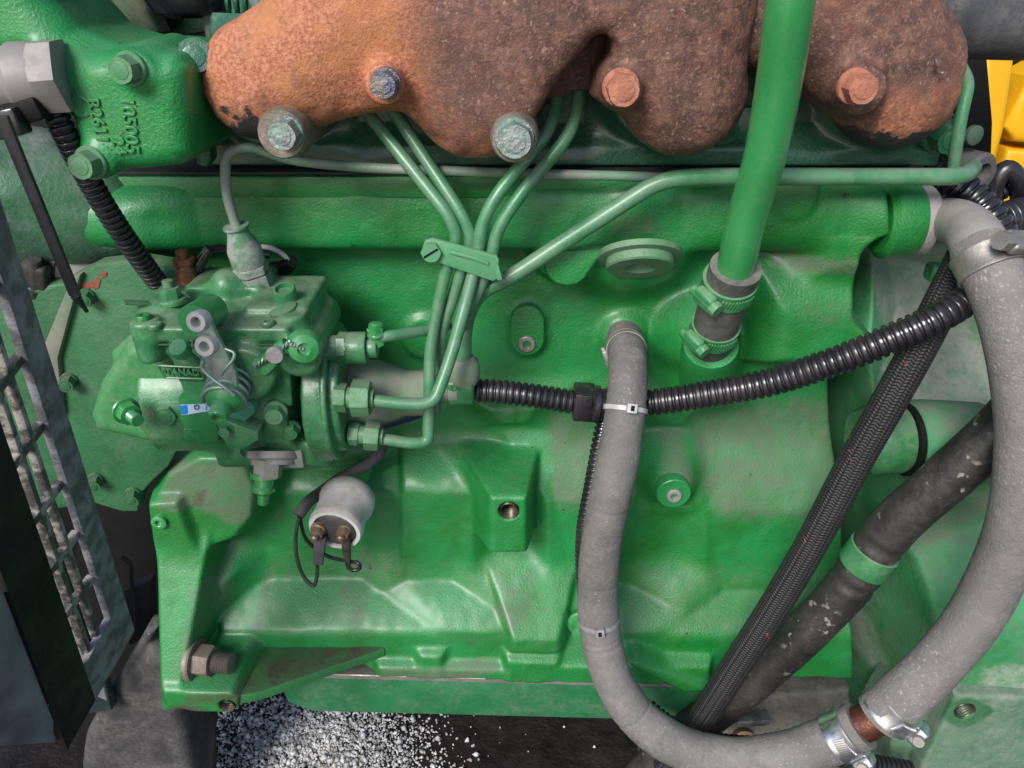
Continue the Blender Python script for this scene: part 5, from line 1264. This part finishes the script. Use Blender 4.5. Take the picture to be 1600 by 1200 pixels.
hose_clamp('dark grimy worm clamp on the stub hose behind the strap', pc_, tc_, 0.0132, 0.016, M_dark(), (0.1, -1, -0.3), notch=True, teeth=(-0.6, 0.6))
sweep('dark_elbow', catmull(P3([(95, 415, 0.022), (125, 422, 0.02), (150, 410, 0.0), (235, 405, -0.02)]), 0.002), 0.0085, M_dark(), lh, 16)
# ================================================================== THERMOSTAT HOUSING (upper left)
th = thing('thermostat_housing', 'green cast thermostat housing with raised numbers and two hex bolts', 'housing', at(210, 270, 0.03))
s = SDF((at(-110, 200, 0.1).x, -0.122, at(100, 300, 0.1).z), (at(335, 200, 0.06).x + 0.012, 0.0, at(100, -70, 0.09).z), 0.0016)
s.add(s.pillow([(112, 150), (130, 92), (195, 78), (275, 85), (294, 105), (304, 240), (286, 258), (235, 262), (180, 264), (150, 272), (128, 262), (124, 215), (118, 190)], 0.095, -0.060, 0.042, 0.010), 0)
s.add(s.pillow([(-160, 120), (-160, -110), (30, -110), (75, 0), (115, 45), (190, 75), (250, 82), (280, 100), (200, 140), (110, 160), (60, 110)], 0.085, -0.052, 0.040, 0.016), 0.010)
p = at(100, 118, 0.085); s.add(s.cyl(p + Vector((0.012, 0, -0.004)), p - Vector((0.010, 0.003, 0)), wpx(50, p), 0.002), 0.006)
for px, py in ((207, 108), (146, 252)):
    p = at(px, py, 0.100); s.add(s.cyl((p.x + 0.003, -0.05, p.z + .004), (p.x + 0.003, -0.1035, p.z), wpx(27, p), 0.002), 0.006)
# fillet groove down the right-hand third
s.D += (vnoise(s.X * 90 + s.Y * 70, s.Z * 90, 51) - 0.5) * 0.0007
s.build('body', M_green(), th)
GB = mat('green_bolt_bright', (0.05, 0.21, 0.075), (0.09, 0.25, 0.12), 60, rough=0.35, dust=0.5, up=0.3, bump=0.3)
for px, py in ((205, 107), (143, 254)):
    p = at(px, py, 0.1035); bolt('housing_bolt', p, (-0.12, -1, 0.0), wpx(22, p), 0.009, GB, th, 1.2, 0.2, rot=0.4)
ax2 = (at(208, 235, .1) - at(195, 150, .1)).normalized(); up2 = Vector((1, 0, 0.1))
hN = 0.1022
text_mesh('raised_number', '105005', at(203, 196, hN), (at(208, 240, hN) - at(198, 155, hN)), up2, 0.0086, 0.0008, M_green(), th)
text_mesh('raised_number', 'R26114', at(155, 196, hN), (at(166, 236, hN) - at(146, 158, hN)), up2, 0.0078, 0.0008, M_green(), th)
text_mesh('raised_number', '24', at(186, 228, hN), (at(190, 240, hN) - at(184, 218, hN)), up2, 0.0080, 0.0008, M_green(), th)
lathe('date_dial', at(127, 166, hN), -Y, [(0.0048, -0.001), (0.0048, 0.0008), (0.0040, 0.0010), (0.0034, 0.0006), (0, 0.0006)], M_green(), th, 22)
# bracket edge and cover bolt between housing and manifold
bolt('cover_bolt', at(308, 96, 0.070), (0.3, -1, 0.3), 0.0085, 0.013, M_greendark(), th)
plate('side_plate', [(290, 80), (312, 78), (330, 250), (322, 262), (306, 258)], 0.045, 0.01, M_greendark(), th, 0.002)
# ---- temperature sensor
se = thing('temperature_sensor', 'grey hexagonal sensor screwed sideways into the thermostat housing', 'sensor', at(50, 120, 0.1))
p = at(104, 118, 0.100); axs = Vector((-1, -0.16, -0.06)).normalized()
SM = mat('sensor_grey', (0.20, 0.18, 0.17), (0.28, 0.255, 0.24), 40, rough=0.5, metal=0.2, dust=0.4, up=0.3)
hexnut('hex', p, axs, 0.0172, 0.011, SM, se)
lathe('collar', p + axs * 0.0105, axs, [(0.0150, 0), (0.0156, 0.003), (0.0158, 0.010), (0.0138, 0.013), (0.0140, 0.028), (0.0130, 0.030)], SM, se, 30)
lathe('plug', p + axs * 0.040, axs, [(0.0125, 0), (0.0128, 0.006), (0.0090, 0.010), (0.0085, 0.03)], M_black(), se, 24)
ck = thing('wire_clip', 'black wire clip gathered under the grey sensor', 'clip', at(60, 165, 0.1))
sweep('strap', catmull(P3([(-20, 195, 0.108), (20, 182, 0.110), (60, 168, 0.108), (96, 150, 0.100), (108, 128, 0.09)]), 0.001), 0.0046, M_black(), ck, 12)
box('buckle', at(42, 174, 0.113), (0.016, 0.008, 0.010), M_blackmatte(), ck, Matrix.Rotation(-0.25, 3, 'Y'), 0.0015)
box('buckle', at(14, 192, 0.118), (0.014, 0.009, 0.012), M_black(), ck, Matrix.Rotation(-0.2, 3, 'Y'), 0.0015)
sweep('wire', catmull(P3([(-20, 176, 0.112), (20, 170, 0.113), (62, 158, 0.111)]), 0.001), 0.0032, M_blackmatte(), ck, 10)
# ================================================================== behind the engine, upper left
bt = thing('intake_pipe', 'dark rounded intake pipe behind the green housing', 'pipe', at(100, 0, -0.05))
sweep('pipe', catmull(P3([(20, -90, -0.02), (70, -20, -0.03), (110, 20, -0.05), (135, 60, -0.08)]), 0.003), 0.030, mat('dark_grey_pipe', (0.05, 0.048, 0.046), (0.10, 0.095, 0.09), 16, rough=0.45, dust=0.4), bt, 28)
ar = thing('lifting_bracket', 'green and brown oily bracket arm rising behind the housing', 'bracket', at(200, 50, -0.03))
plate('arm', [(135, -80), (215, -80), (232, 20), (246, 50), (235, 70), (150, 60)], -0.03, 0.02, mat('green_brown_arm', (0.05, 0.14, 0.07), (0.09, 0.055, 0.035), 14, rough=0.4, dust=0.6, grime=0.6), ar, 0.006, 3)
vc = thing('valve_cover', 'dark green valve cover edge with a square lug behind the manifold', 'cover', at(300, 40, -0.05))
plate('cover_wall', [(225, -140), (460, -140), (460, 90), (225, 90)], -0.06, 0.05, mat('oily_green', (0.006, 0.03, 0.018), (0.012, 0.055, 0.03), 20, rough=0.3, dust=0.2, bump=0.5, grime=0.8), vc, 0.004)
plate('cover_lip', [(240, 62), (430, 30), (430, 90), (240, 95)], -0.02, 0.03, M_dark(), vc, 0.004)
box('square_lug', at(347, 44, -0.02), (0.018, 0.012, 0.016), mat('lug_grey', (0.12, 0.14, 0.12), (0.2, 0.22, 0.2), 40, rough=0.5), vc, None, 0.002)
sp_ = thing('return_coil_spring', 'dark green coil spring lying at the top beside the manifold', 'spring', at(370, 5, -0.01))
c0 = at(352, -2, -0.01); sweep('coil', [c0 + Vector((i * 0.00035, 0, 0)) + Vector((0, math.sin(i * 0.45), math.cos(i * 0.45))) * 0.009 for i in range(150)], 0.0013, M_greendark(), sp_, 7)
fl = thing('fuel_filter_bowl', 'dark glossy filter bowl at the very top left of the manifold', 'filter', at(290, 10, -0.02))
lathe('bowl', at(292, 28, -0.02), Z, [(0.010, 0), (0.019, 0.003), (0.022, 0.010), (0.022, 0.06)], M_black(), fl, 30)
wr = sweep('filter_hose', catmull(P3([(395, -40, 0.0), (402, 0, 0.0), (412, 22, 0.0), (430, 34, -0.01)]), 0.002), 0.0048, mat('grey_green_hose', (0.10, 0.16, 0.13), (0.14, 0.2, 0.17), 40, rough=0.5), None, 12)
tag(wr, 'thin grey green hose curling behind the manifold at top left', 'hose')
# ================================================================== GRILLE GUARD (lower left)
gr = thing('side_grille', 'black slotted sheet metal grille standing at the left edge', 'grille', at(100, 1150, 0.15))
GM = mat('black_grille_paint', (0.10, 0.10, 0.11), (0.26, 0.26, 0.285), 90, rough=0.40, dust=0.5, up=0.3, dustcol=(0.22, 0.215, 0.225), bump=0.5, bscale=500, speck=0.22, speckcol=(0.5, 0.48, 0.44), speckscale=260, contrast=(0.4, 0.6))
WM = mat('worn_grille_bar', (0.06, 0.056, 0.055), (0.38, 0.35, 0.32), 110, rough=0.35, dust=0.3, dustcol=(0.3, 0.28, 0.25), bump=0.5, bscale=500, speck=0.25, speckcol=(0.6, 0.57, 0.52), speckscale=260, contrast=(0.45, 0.62))
# the sheet lies in a plane that recedes to the right and back; corners given where they are seen
A = at(-20, 300, 0.19); B = at(200, 985, 0.13); Cc = at(100, 1160, 0.19); Dd = at(-130, 560, 0.25)
# u runs down along the sheet, v across it
def gp(u, v):                              # bilinear point on the sheet
    top = A.lerp(Dd, v); bot = B.lerp(Cc, v)
    return top.lerp(bot, u)
nrm = (B - A).cross(Dd - A).normalized()
if nrm.y > 0: nrm = -nrm
def bar(u0, v0, u1, v1, w, name='slat', th=0.004):
    p, q = gp(u0, v0), gp(u1, v1)
    d = (q - p); R = frame(d, nrm)
    return box(name, (p + q) / 2, (d.length, th, w), WM, gr, R, min(th, w) * 0.18)
quad = lambda u0, u1, v0, v1: [gp(u0, v0), gp(u1, v0), gp(u1, v1), gp(u0, v1)]
prism('border', quad(-0.1, 1.0, 0.0, 0.22), -nrm * 0.004, GM, gr, 0.0006)
prism('border', quad(0.87, 1.0, 0.22, 0.64), -nrm * 0.004, GM, gr, 0.0006)
prism('border', quad(-0.1, 1.0, 0.64, 1.06), -nrm * 0.004, mat('black_sheet', (0.008, 0.008, 0.008), (0.02, 0.019, 0.019), 14, rough=0.55, spec=0.2, dust=0.2, dustcol=(0.09, 0.085, 0.085), speck=0.2), gr, 0.0006)
for v in (0.36, 0.50): bar(-0.1, v, 0.88, v, 0.0036)
for u in np.arange(-0.08, 0.83, 0.131):
    bar(u, 0.655, u + 0.035, 0.205, 0.0046, 'rung')
# folded front skirt of the grille
prism('front_skirt', [gp(0.50, 1.0), gp(1.0, 1.0), at(-60, 1170, 0.25), at(-120, 900, 0.28)], Vector((0, 0.003, 0)), mat('blue_grey_sheet', (0.12, 0.125, 0.145), (0.26, 0.27, 0.305), 24, rough=0.4, dust=0.4, dustcol=(0.3, 0.3, 0.33)), gr, 0.0006)
prism('edge_fold', [gp(-0.1, 0.0), gp(1.0, 0.0), gp(1.0, 0.0) + Vector((0.0008, 0.004, 0)), gp(-0.1, 0.0) + Vector((0.0008, 0.004, 0))], nrm * 0.002, GM, gr, 0.0003)
# radiator core glimpsed through the slots
rc = thing('radiator_core', 'pale ribbed radiator core glimpsed through the grille slots', 'radiator', at(60, 1000, 0.02))
fm_ = mat('fin_metal', (0.22, 0.23, 0.25), (0.34, 0.35, 0.37), 60, rough=0.4, metal=0.4, bump=0.6, bscale=300)
rcp = [at(-160, 640, 0.03), at(60, 760, 0.03), at(175, 1110, 0.03), at(-120, 1150, 0.03)]
rc0, rc1 = at(-200, 600, 0.05), at(150, 1120, 0.05)
prism('tank_panel', rcp, (0, 0.01, 0), mat('dark_tank', (0.015, 0.03, 0.03), (0.03, 0.05, 0.05), 20, rough=0.4), rc, 0.001)
for i in range(9):
    t = i / 8; a = at(70 + 45 * t, 860 + 190 * t, 0.045); b2_ = at(20 + 40 * t, 900 + 190 * t, 0.06)
    prism('fin', [at(20 + 12 * i, 830 + 28 * i, 0.05), at(66 + 12 * i, 850 + 28 * i, 0.045), at(72 + 12 * i, 872 + 28 * i, 0.045), at(26 + 12 * i, 852 + 28 * i, 0.05)], (0, 0.003, 0), fm_, rc, 0.0006)
# ================================================================== lower left: belt guard and frame
gd = thing('belt_guard', 'dusty dark rubber belt guard flap below the engine mount', 'guard', at(220, 1190, 0.0))
s = SDF((at(120, 1150, 0.02).x - 0.01, -0.035, at(200, 1260, 0.02).z - 0.03), (at(340, 1150, 0.0).x + 0.02, 0.06, at(200, 985, 0.02).z + 0.01), 0.0018)
s.add(s.pillow([(245, 985), (280, 1000), (300, 1110), (318, 1200), (310, 1290), (120, 1290), (135, 1200), (150, 1120), (190, 1050)], 0.0, 0.012, 0.030, 0.012), 0)
s.add(s.pillow([(225, 990), (245, 985), (160, 1130), (140, 1290), (112, 1290), (130, 1160), (150, 1110)], 0.018, -0.005, 0.010, 0.004), 0.004)
s.D += (vnoise(s.X * 60, s.Z * 60, 61) - 0.5) * 0.0016 + (vnoise(s.X * 190, s.Z * 190, 62) - 0.5) * 0.0005
s.build('flap', mat('dusty_dark_rubber', (0.035, 0.034, 0.034), (0.085, 0.08, 0.078), 14, rough=0.6, dust=0.7, dustcol=(0.15, 0.14, 0.135), bump=0.7, bscale=300, speck=0.12, bump2=1.0), gd)
fr = thing('frame_rail', 'frame rail with a web painted black for the shade in the left gap', 'frame', at(190, 900, -0.15))
plate('web', [(120, 640), (330, 640), (330, 1260), (120, 1260)], -0.16, 0.02, M_blackmatte(), fr, 0.002)  # near-black web stands in for the shade of the gap
plate('gusset', [(178, 930), (236, 905), (240, 985), (205, 1010), (180, 1000)], -0.06, 0.01, M_dark(), fr, 0.003)
sweep('loop_bracket', catmull(P3([(190, 870, -0.05), (203, 880, -0.05), (205, 905, -0.05), (212, 950, -0.05), (210, 985, -0.05), (196, 995, -0.05)]), 0.002), 0.0018, M_dark(), fr, 8)

# ================================================================== RIGHT: flywheel housing
fh = thing('flywheel_housing', 'dusty green flywheel housing with a round belly at right', 'housing', at(1450, 1100, 0.0))
g = HF(1335, 1660, 395, 1230, 0.02, 0.0012)
g.H[:] = -0.01
g.up([(1340, 560), (1395, 560), (1395, 690), (1340, 690)], 0.022, [1.5, 0.9, 1.5, 2], 0.012)
g.up([(1440, 520), (1700, 520), (1700, 630), (1440, 630)], 0.02, [0.5, 1, 0.6, 0.9], 0.012)
g.up([(1412, 642), (1700, 655), (1700, 760), (1412, 735)], 0.050, [1.5, 1, 2, 3], 0.008)
g.upsd([(1340, 770), (1355, 752), (1385, 752), (1400, 770), (1395, 830), (1350, 840)], 0.030, 1.5, 0.008)
dome = [(1332 + 330 + 330 * math.cos(t), 985 + 215 * math.sin(t)) for t in [2 * math.pi * i / 40 for i in range(40)]]
sdd = g.sd(dome, 0.03)
R_ = 0.10
g.H = smax(g.H, 0.034 + 0.042 * np.sqrt(np.clip(1 - (1 + np.clip(sdd, -R_, 0) / R_) ** 2, 0, 1)) - np.maximum(sdd, 0) * 6, 0.004)
g.up([(1440, 1010), (1700, 1010), (1700, 1060), (1490, 1075)], 0.052, [0.6, 1, 1, 0.6], 0.02)
g.up([(1335, 770), (1390, 770), (1390, 1095), (1335, 1095)], 0.040, [1.2, 0.5, 2, 3], 0.012)
g.down([(1385, 395), (1470, 420), (1490, 470), (1400, 480)], -0.05, 1.2, 0.01)
kp = g.sd([(1362, 480), (1378, 400), (1420, 370), (1700, 370), (1700, 1300), (1340, 1300), (1335, 1000), (1330, 560)], 0.0)
g.H = smin(g.H, -0.06 - 4 * kp, 0.004)
g.blur(2); g.H += (vnoise(g.X * 60, g.Z * 60, 71) - 0.5) * 0.0015 + (vnoise(g.X * 170, g.Z * 170, 72) - 0.5) * 0.0005
g.paint([(1370, 380), (1520, 400), (1560, 540), (1560, 640), (1450, 640), (1390, 500)], 0.0, 0.02, 0.9)
g.paint([(1430, 640), (1700, 640), (1700, 680), (1480, 690)], 0.05, 0.01, 0.8)
g.paint([(1345, 960), (1380, 930), (1400, 1100), (1350, 1080)], 0.03, 0.02, 0.8)
g.paint([(1500, 1000), (1700, 980), (1700, 1080), (1520, 1085)], 0.05, 0.015, 0.7)
g.build('casting', M_greendusty(), fh, cut=-0.058)
# starter nose with dark gap ring
ax3 = Vector((1, 0.05, 0.02))
st0 = at(1340, 688, 0.034)
lathe('starter_nose', st0, ax3, [(0.020, 0), (0.0235, 0.006), (0.0240, 0.026), (0.0232, 0.029), (0.015, 0.029)], M_greenpump(), fh, 36)
lathe('nose_gap', at(1408, 686, 0.034), ax3, [(0.0215, 0), (0.0250, 0.0), (0.0250, 0.004), (0.0215, 0.004)], M_blackmatte(), fh, 36)
lathe('nose_flange', at(1416, 688, 0.034), ax3, [(0.0262, 0), (0.0275, 0.001), (0.0275, 0.012), (0.026, 0.03), (0.024, 0.05)], M_greendusty(), fh, 36)
box('niche_block', at(1462, 425, -0.005), (0.012, 0.012, 0.012), M_greenclean(), fh, None, 0.003)
# side bracket at the lower right
sb = thing('side_bracket', 'pale green dusty bracket with a threaded hole in the lower right corner', 'bracket', at(1530, 1180, 0.09))
SB = mat('pale_green_bracket', (0.07, 0.16, 0.095), (0.11, 0.20, 0.13), 26, rough=0.55, dust=0.8, up=0.5, dustcol=(0.22, 0.25, 0.2), bump=0.5, bscale=380, speck=0.07, dirtcol=(0.012, 0.115, 0.036))
s = SDF((at(1395, 1150, 0.08).x - 0.01, -0.098, at(1500, 1290, 0.08).z), (at(1680, 1150, 0.08).x, -0.01, at(1500, 1020, 0.06).z + 0.02), 0.0013)
s.add(s.pillow([(1494, 1088), (1690, 1092), (1690, 1330), (1410, 1330), (1440, 1200)], 0.085, -0.055, 0.030, 0.003), 0)
s.add(s.pillow([(1395, 1160), (1474, 1046), (1496, 1054), (1520, 1110), (1460, 1330), (1370, 1330)], 0.066, -0.035, 0.030, 0.004), 0.004)
hc_ = at(1508, 1112, 0.085); hr_ = wpx(15, hc_)
s.sub(s.cyl(hc_ - Y * 0.01, hc_ + Y * 0.016, hr_, 0.0002), 0.001)
s.D += (vnoise(s.X * 110, s.Z * 110 + s.Y * 80, 81) - 0.5) * 0.0008
def wetp(V):
    dx = (V[:, 0] - hc_.x) / (hr_ * 2.3); dz = (V[:, 2] - hc_.z + 0.0015) / (hr_ * 1.75)
    return np.clip((1.25 - np.sqrt(dx * dx + dz * dz) + 0.12 * np.sin(4 * np.arctan2(dz, dx) + 1)) * 5, 0, 1) * (V[:, 1] < -0.08)
s.build('body', SB, sb, {'stain': wetp})
thread_sleeve(1508, 1112, 0.0845, 15, 0.014, thread_m, sb)
# greasy floor of the housing at the bottom with a bent shiny strap
gl = thing('clutch_cover', 'grimy grey green cover lip under the black hoses', 'cover', at(1200, 1110, 0.03))
plate('lip', [(1020, 1098), (1260, 1085), (1330, 1080), (1350, 1300), (1000, 1300)], 0.03, 0.04, mat('grimy_lip', (0.06, 0.065, 0.05), (0.12, 0.11, 0.095), 16, rough=0.5, dust=0.7, grime=0.5, bump=0.6), gl, 0.006, 3)
box('bent_strap', at(1175, 1122, 0.05), (0.028, 0.012, 0.008), mat('worn_blue_steel', (0.10, 0.11, 0.15), (0.3, 0.3, 0.3), 80, rough=0.3, metal=0.6), gl, Matrix.Rotation(-0.1, 3, 'Y'), 0.0025)
lathe('brass_nut', at(1160, 1152, 0.05), (0, -1, 0.3), [(0.010, 0), (0.010, 0.006), (0.007, 0.007)], mat('tarnished_brass', (0.18, 0.11, 0.05), (0.25, 0.17, 0.09), 60, rough=0.4, metal=0.5), gl, 18)
# ---- grey elbow and clamp at the rail end
ew = thing('coolant_elbow', 'grey cast coolant elbow at the right end of the gallery rail', 'elbow', at(1460, 340, 0.04))
EW = M_greymetal()
cx0 = at(1418, 345, 0.022)
lathe('flange', cx0, (1, 0, -0.03), [(0.0195, 0), (0.0212, 0.001), (0.0212, 0.009), (0.0195, 0.011), (0.013, 0.011)], EW, ew, 36)
ep = catmull([cx0 + Vector((0.008, 0, 0)), at(1452, 345, 0.024), at(1488, 346, 0.038), at(1514, 360, 0.062), at(1532, 388, 0.087), at(1548, 420, 0.098)], 0.0015)
sweep('bend', ep, lambda t, s: 0.0128 + 0.0012 * t + (0.0008 if t > 0.85 else 0), EW, ew, 30)
cb = hbp[-3]; ca = (hbp[-8] - hbp[-1])
hose_clamp('grey worm clamp on top of the pale hose at the elbow', hbp[-4], ca, 0.0156, 0.0125, M_steel(), (0.45, -0.75, 0.6), notch=True, teeth=(0.7, 1.7), screw_len=0.034)
lathe('rail_end_ring', at(1372, 345, 0.022), X, [(0.019, 0), (0.0225, 0.003), (0.0228, 0.018), (0.0215, 0.020)], M_green(), blk, 40)
# ================================================================== far right background
pp = tag(sweep('exhaust_pipe', catmull(P3([(1440, 20, -0.02), (1540, 22, -0.02), (1700, 26, -0.02)]), 0.01), 0.0245, mat('dark_grey_pipe2', (0.035, 0.036, 0.042), (0.075, 0.075, 0.082), 18, rough=0.5, dust=0.5, bump=0.4), None, 30), 'dark grey horizontal pipe in the upper right corner', 'pipe')
yl = thing('yellow_panel', 'bright yellow machine panels beyond the engine at right', 'panel', at(1580, 250, -0.3))
YM = M_yellow()
def yplate(name, poly, h, th): return plate(name, poly, h, th, YM, yl, 0.006, 3)
yplate('channel', [(1540, 60), (1592, 60), (1572, 200), (1548, 290), (1530, 290)], -0.30, 0.05)
yplate('panel', [(1612, 120), (1720, 60), (1720, 235), (1585, 222), (1570, 200)], -0.33, 0.05)
yplate('panel', [(1575, 232), (1720, 248), (1720, 420), (1560, 400), (1550, 330)], -0.33, 0.05)
yplate('rear_channel', [(1480, 215), (1620, 190), (1600, 420), (1470, 330)], -0.40, 0.03)
bs = thing('black_strap_panel', 'black rubber strip hanging between manifold and yellow panels', 'strip', at(1530, 200, -0.15))
plate('strip', [(1478, 40), (1540, 40), (1547, 120), (1553, 190), (1550, 270), (1545, 320), (1462, 320), (1470, 250), (1490, 150)], -0.13, 0.02, M_blackmatte(), bs, 0.003)
lp2 = thing('black_loop_hose', 'small black hose loop in front of the yellow panel', 'hose', at(1575, 300, -0.05))
sweep('loop', catmull(P3([(1550, 330, -0.05), (1556, 285, -0.05), (1573, 264, -0.05), (1592, 285, -0.05), (1592, 330, -0.06)]), 0.002), 0.0062, M_black(), lp2, 14)
conduit('corrugated_hose', P3([(1530, 330, -0.06), (1560, 300, -0.06), (1600, 280, -0.06)]), 0.007, M_black(), lp2)
conduit('corrugated_hose', P3([(1560, 345, -0.03), (1600, 335, -0.04), (1660, 330, -0.05)]), 0.012, M_black(), lp2, 0.006, 0.002)
gbk = thing('engine_harness_plug', 'grey socket and green tabs behind the bent rod', 'connector', at(1490, 250, 0.0))
plate('tab', [(1475, 205), (1500, 200), (1505, 240), (1488, 255), (1472, 235)], 0.005, 0.006, M_greendark(), gbk, 0.001)
lathe('washer', at(1516, 210, 0.0), (0.3, -1, 0), [(0.0035, 0), (0.0058, 0.001), (0.0058, 0.004), (0.0035, 0.005)], mat('grey_green_washer', (0.06, 0.10, 0.07)), gbk, 20)
lathe('socket', at(1500, 262, -0.01), (0.4, -1, 0), [(0.012, 0), (0.012, 0.015), (0.010, 0.017), (0.006, 0.017), (0.005, 0.01), (0, 0.01)], mat('grey_socket', (0.08, 0.075, 0.075), (0.12, 0.11, 0.11), 30, rough=0.5), gbk, 26)
fw = thing('side_cowl', 'pale grey sheet cowl glimpsed behind the big grey hose', 'panel', at(1560, 450, -0.1))
plate('sheet', [(1380, 360), (1760, 330), (1760, 640), (1400, 640)], -0.075, 0.006, mat('pale_grey_sheet', (0.45, 0.45, 0.43), (0.6, 0.6, 0.58), 22, rough=0.5, dust=0.6, dustcol=(0.3, 0.28, 0.25), speck=0.1, speckcol=(0.05, 0.05, 0.05)), fw, 0.001)

# ================================================================== GROUND and bits on it
bm = bmesh.new(); bmesh.ops.create_grid(bm, x_segments=2, y_segments=2, size=6.0)
gd_m = mat('oily_dark_ground', (0.008, 0.006, 0.005), (0.018, 0.013, 0.011), 12, rough=0.4, bump=1.5, bscale=150, bump2=6, b2scale=20, dust=0.15, dustcol=(0.07, 0.055, 0.045))
go = link('ground', bm_mesh('ground', bm), gd_m); go['kind'] = 'structure'
rng = np.random.default_rng(5)
pts_g = []
while len(pts_g) < 9000:
    px, py = rng.uniform(300, 1010), rng.uniform(1070, 1290)
    cx_, cy_ = 520 + 40 * math.sin(py * 0.01), 1170
    dd = math.hypot((px - cx_) / 150, (py - cy_) / 95)
    if rng.random() < math.exp(-dd * dd * 1.5) + 0.0012: pts_g.append((px, py))
tet = np.array([(1, 1, 1), (1, -1, -1), (-1, 1, -1), (-1, -1, 1), (0.2, 1.2, -0.9), (-1.1, 0.1, 0.3)], dtype=float)
octv = np.array([(1, 0, 0), (-1, 0, 0), (0, 1, 0), (0, -1, 0), (0, 0, 1), (0, 0, -1)], dtype=float)
octf = np.array([(0, 2, 4), (2, 1, 4), (1, 3, 4), (3, 0, 4), (2, 0, 5), (1, 2, 5), (3, 1, 5), (0, 3, 5)])
VV, FF = [], []
for i, (px, py) in enumerate(pts_g):
    p = atz(px, py, 0.0); sz = rng.uniform(0.0008, 0.0029) * (1 + (rng.random() < 0.06) * 0.9)
    v = octv * (sz * rng.uniform(0.7, 1.3, 3)); an = rng.uniform(0, 6.28); c_, s_ = math.cos(an), math.sin(an)
    v = v + rng.uniform(-0.25, 0.25, v.shape) * sz
    v = np.stack([v[:, 0] * c_ - v[:, 1] * s_, v[:, 0] * s_ + v[:, 1] * c_, v[:, 2]], -1)
    VV.append(v + np.array([p.x, p.y, sz * 0.7])); FF.append(octf + 6 * i)
me = mesh_np('absorbent_granules', np.concatenate(VV), np.concatenate(FF))
gr_o = link('absorbent_granules', me, mat('white_granule', (0.70, 0.69, 0.67), (0.25, 0.24, 0.22), 90, rough=0.6), smooth=False)
tag(gr_o, 'scattered white absorbent granules on the dark floor below the pan', 'granules', None, 'stuff')
# added near-black sheet behind the engine: hides the sky, stands in for shaded gaps
bw = thing('gap_backdrop', 'added black sheet standing in for the dark gaps behind the engine', 'panel', at(800, 200, -0.5))
box('sheet', (0, 0.62, 0.8), (2.4, 0.02, 1.6), M_blackmatte(), bw, None, 0.004)
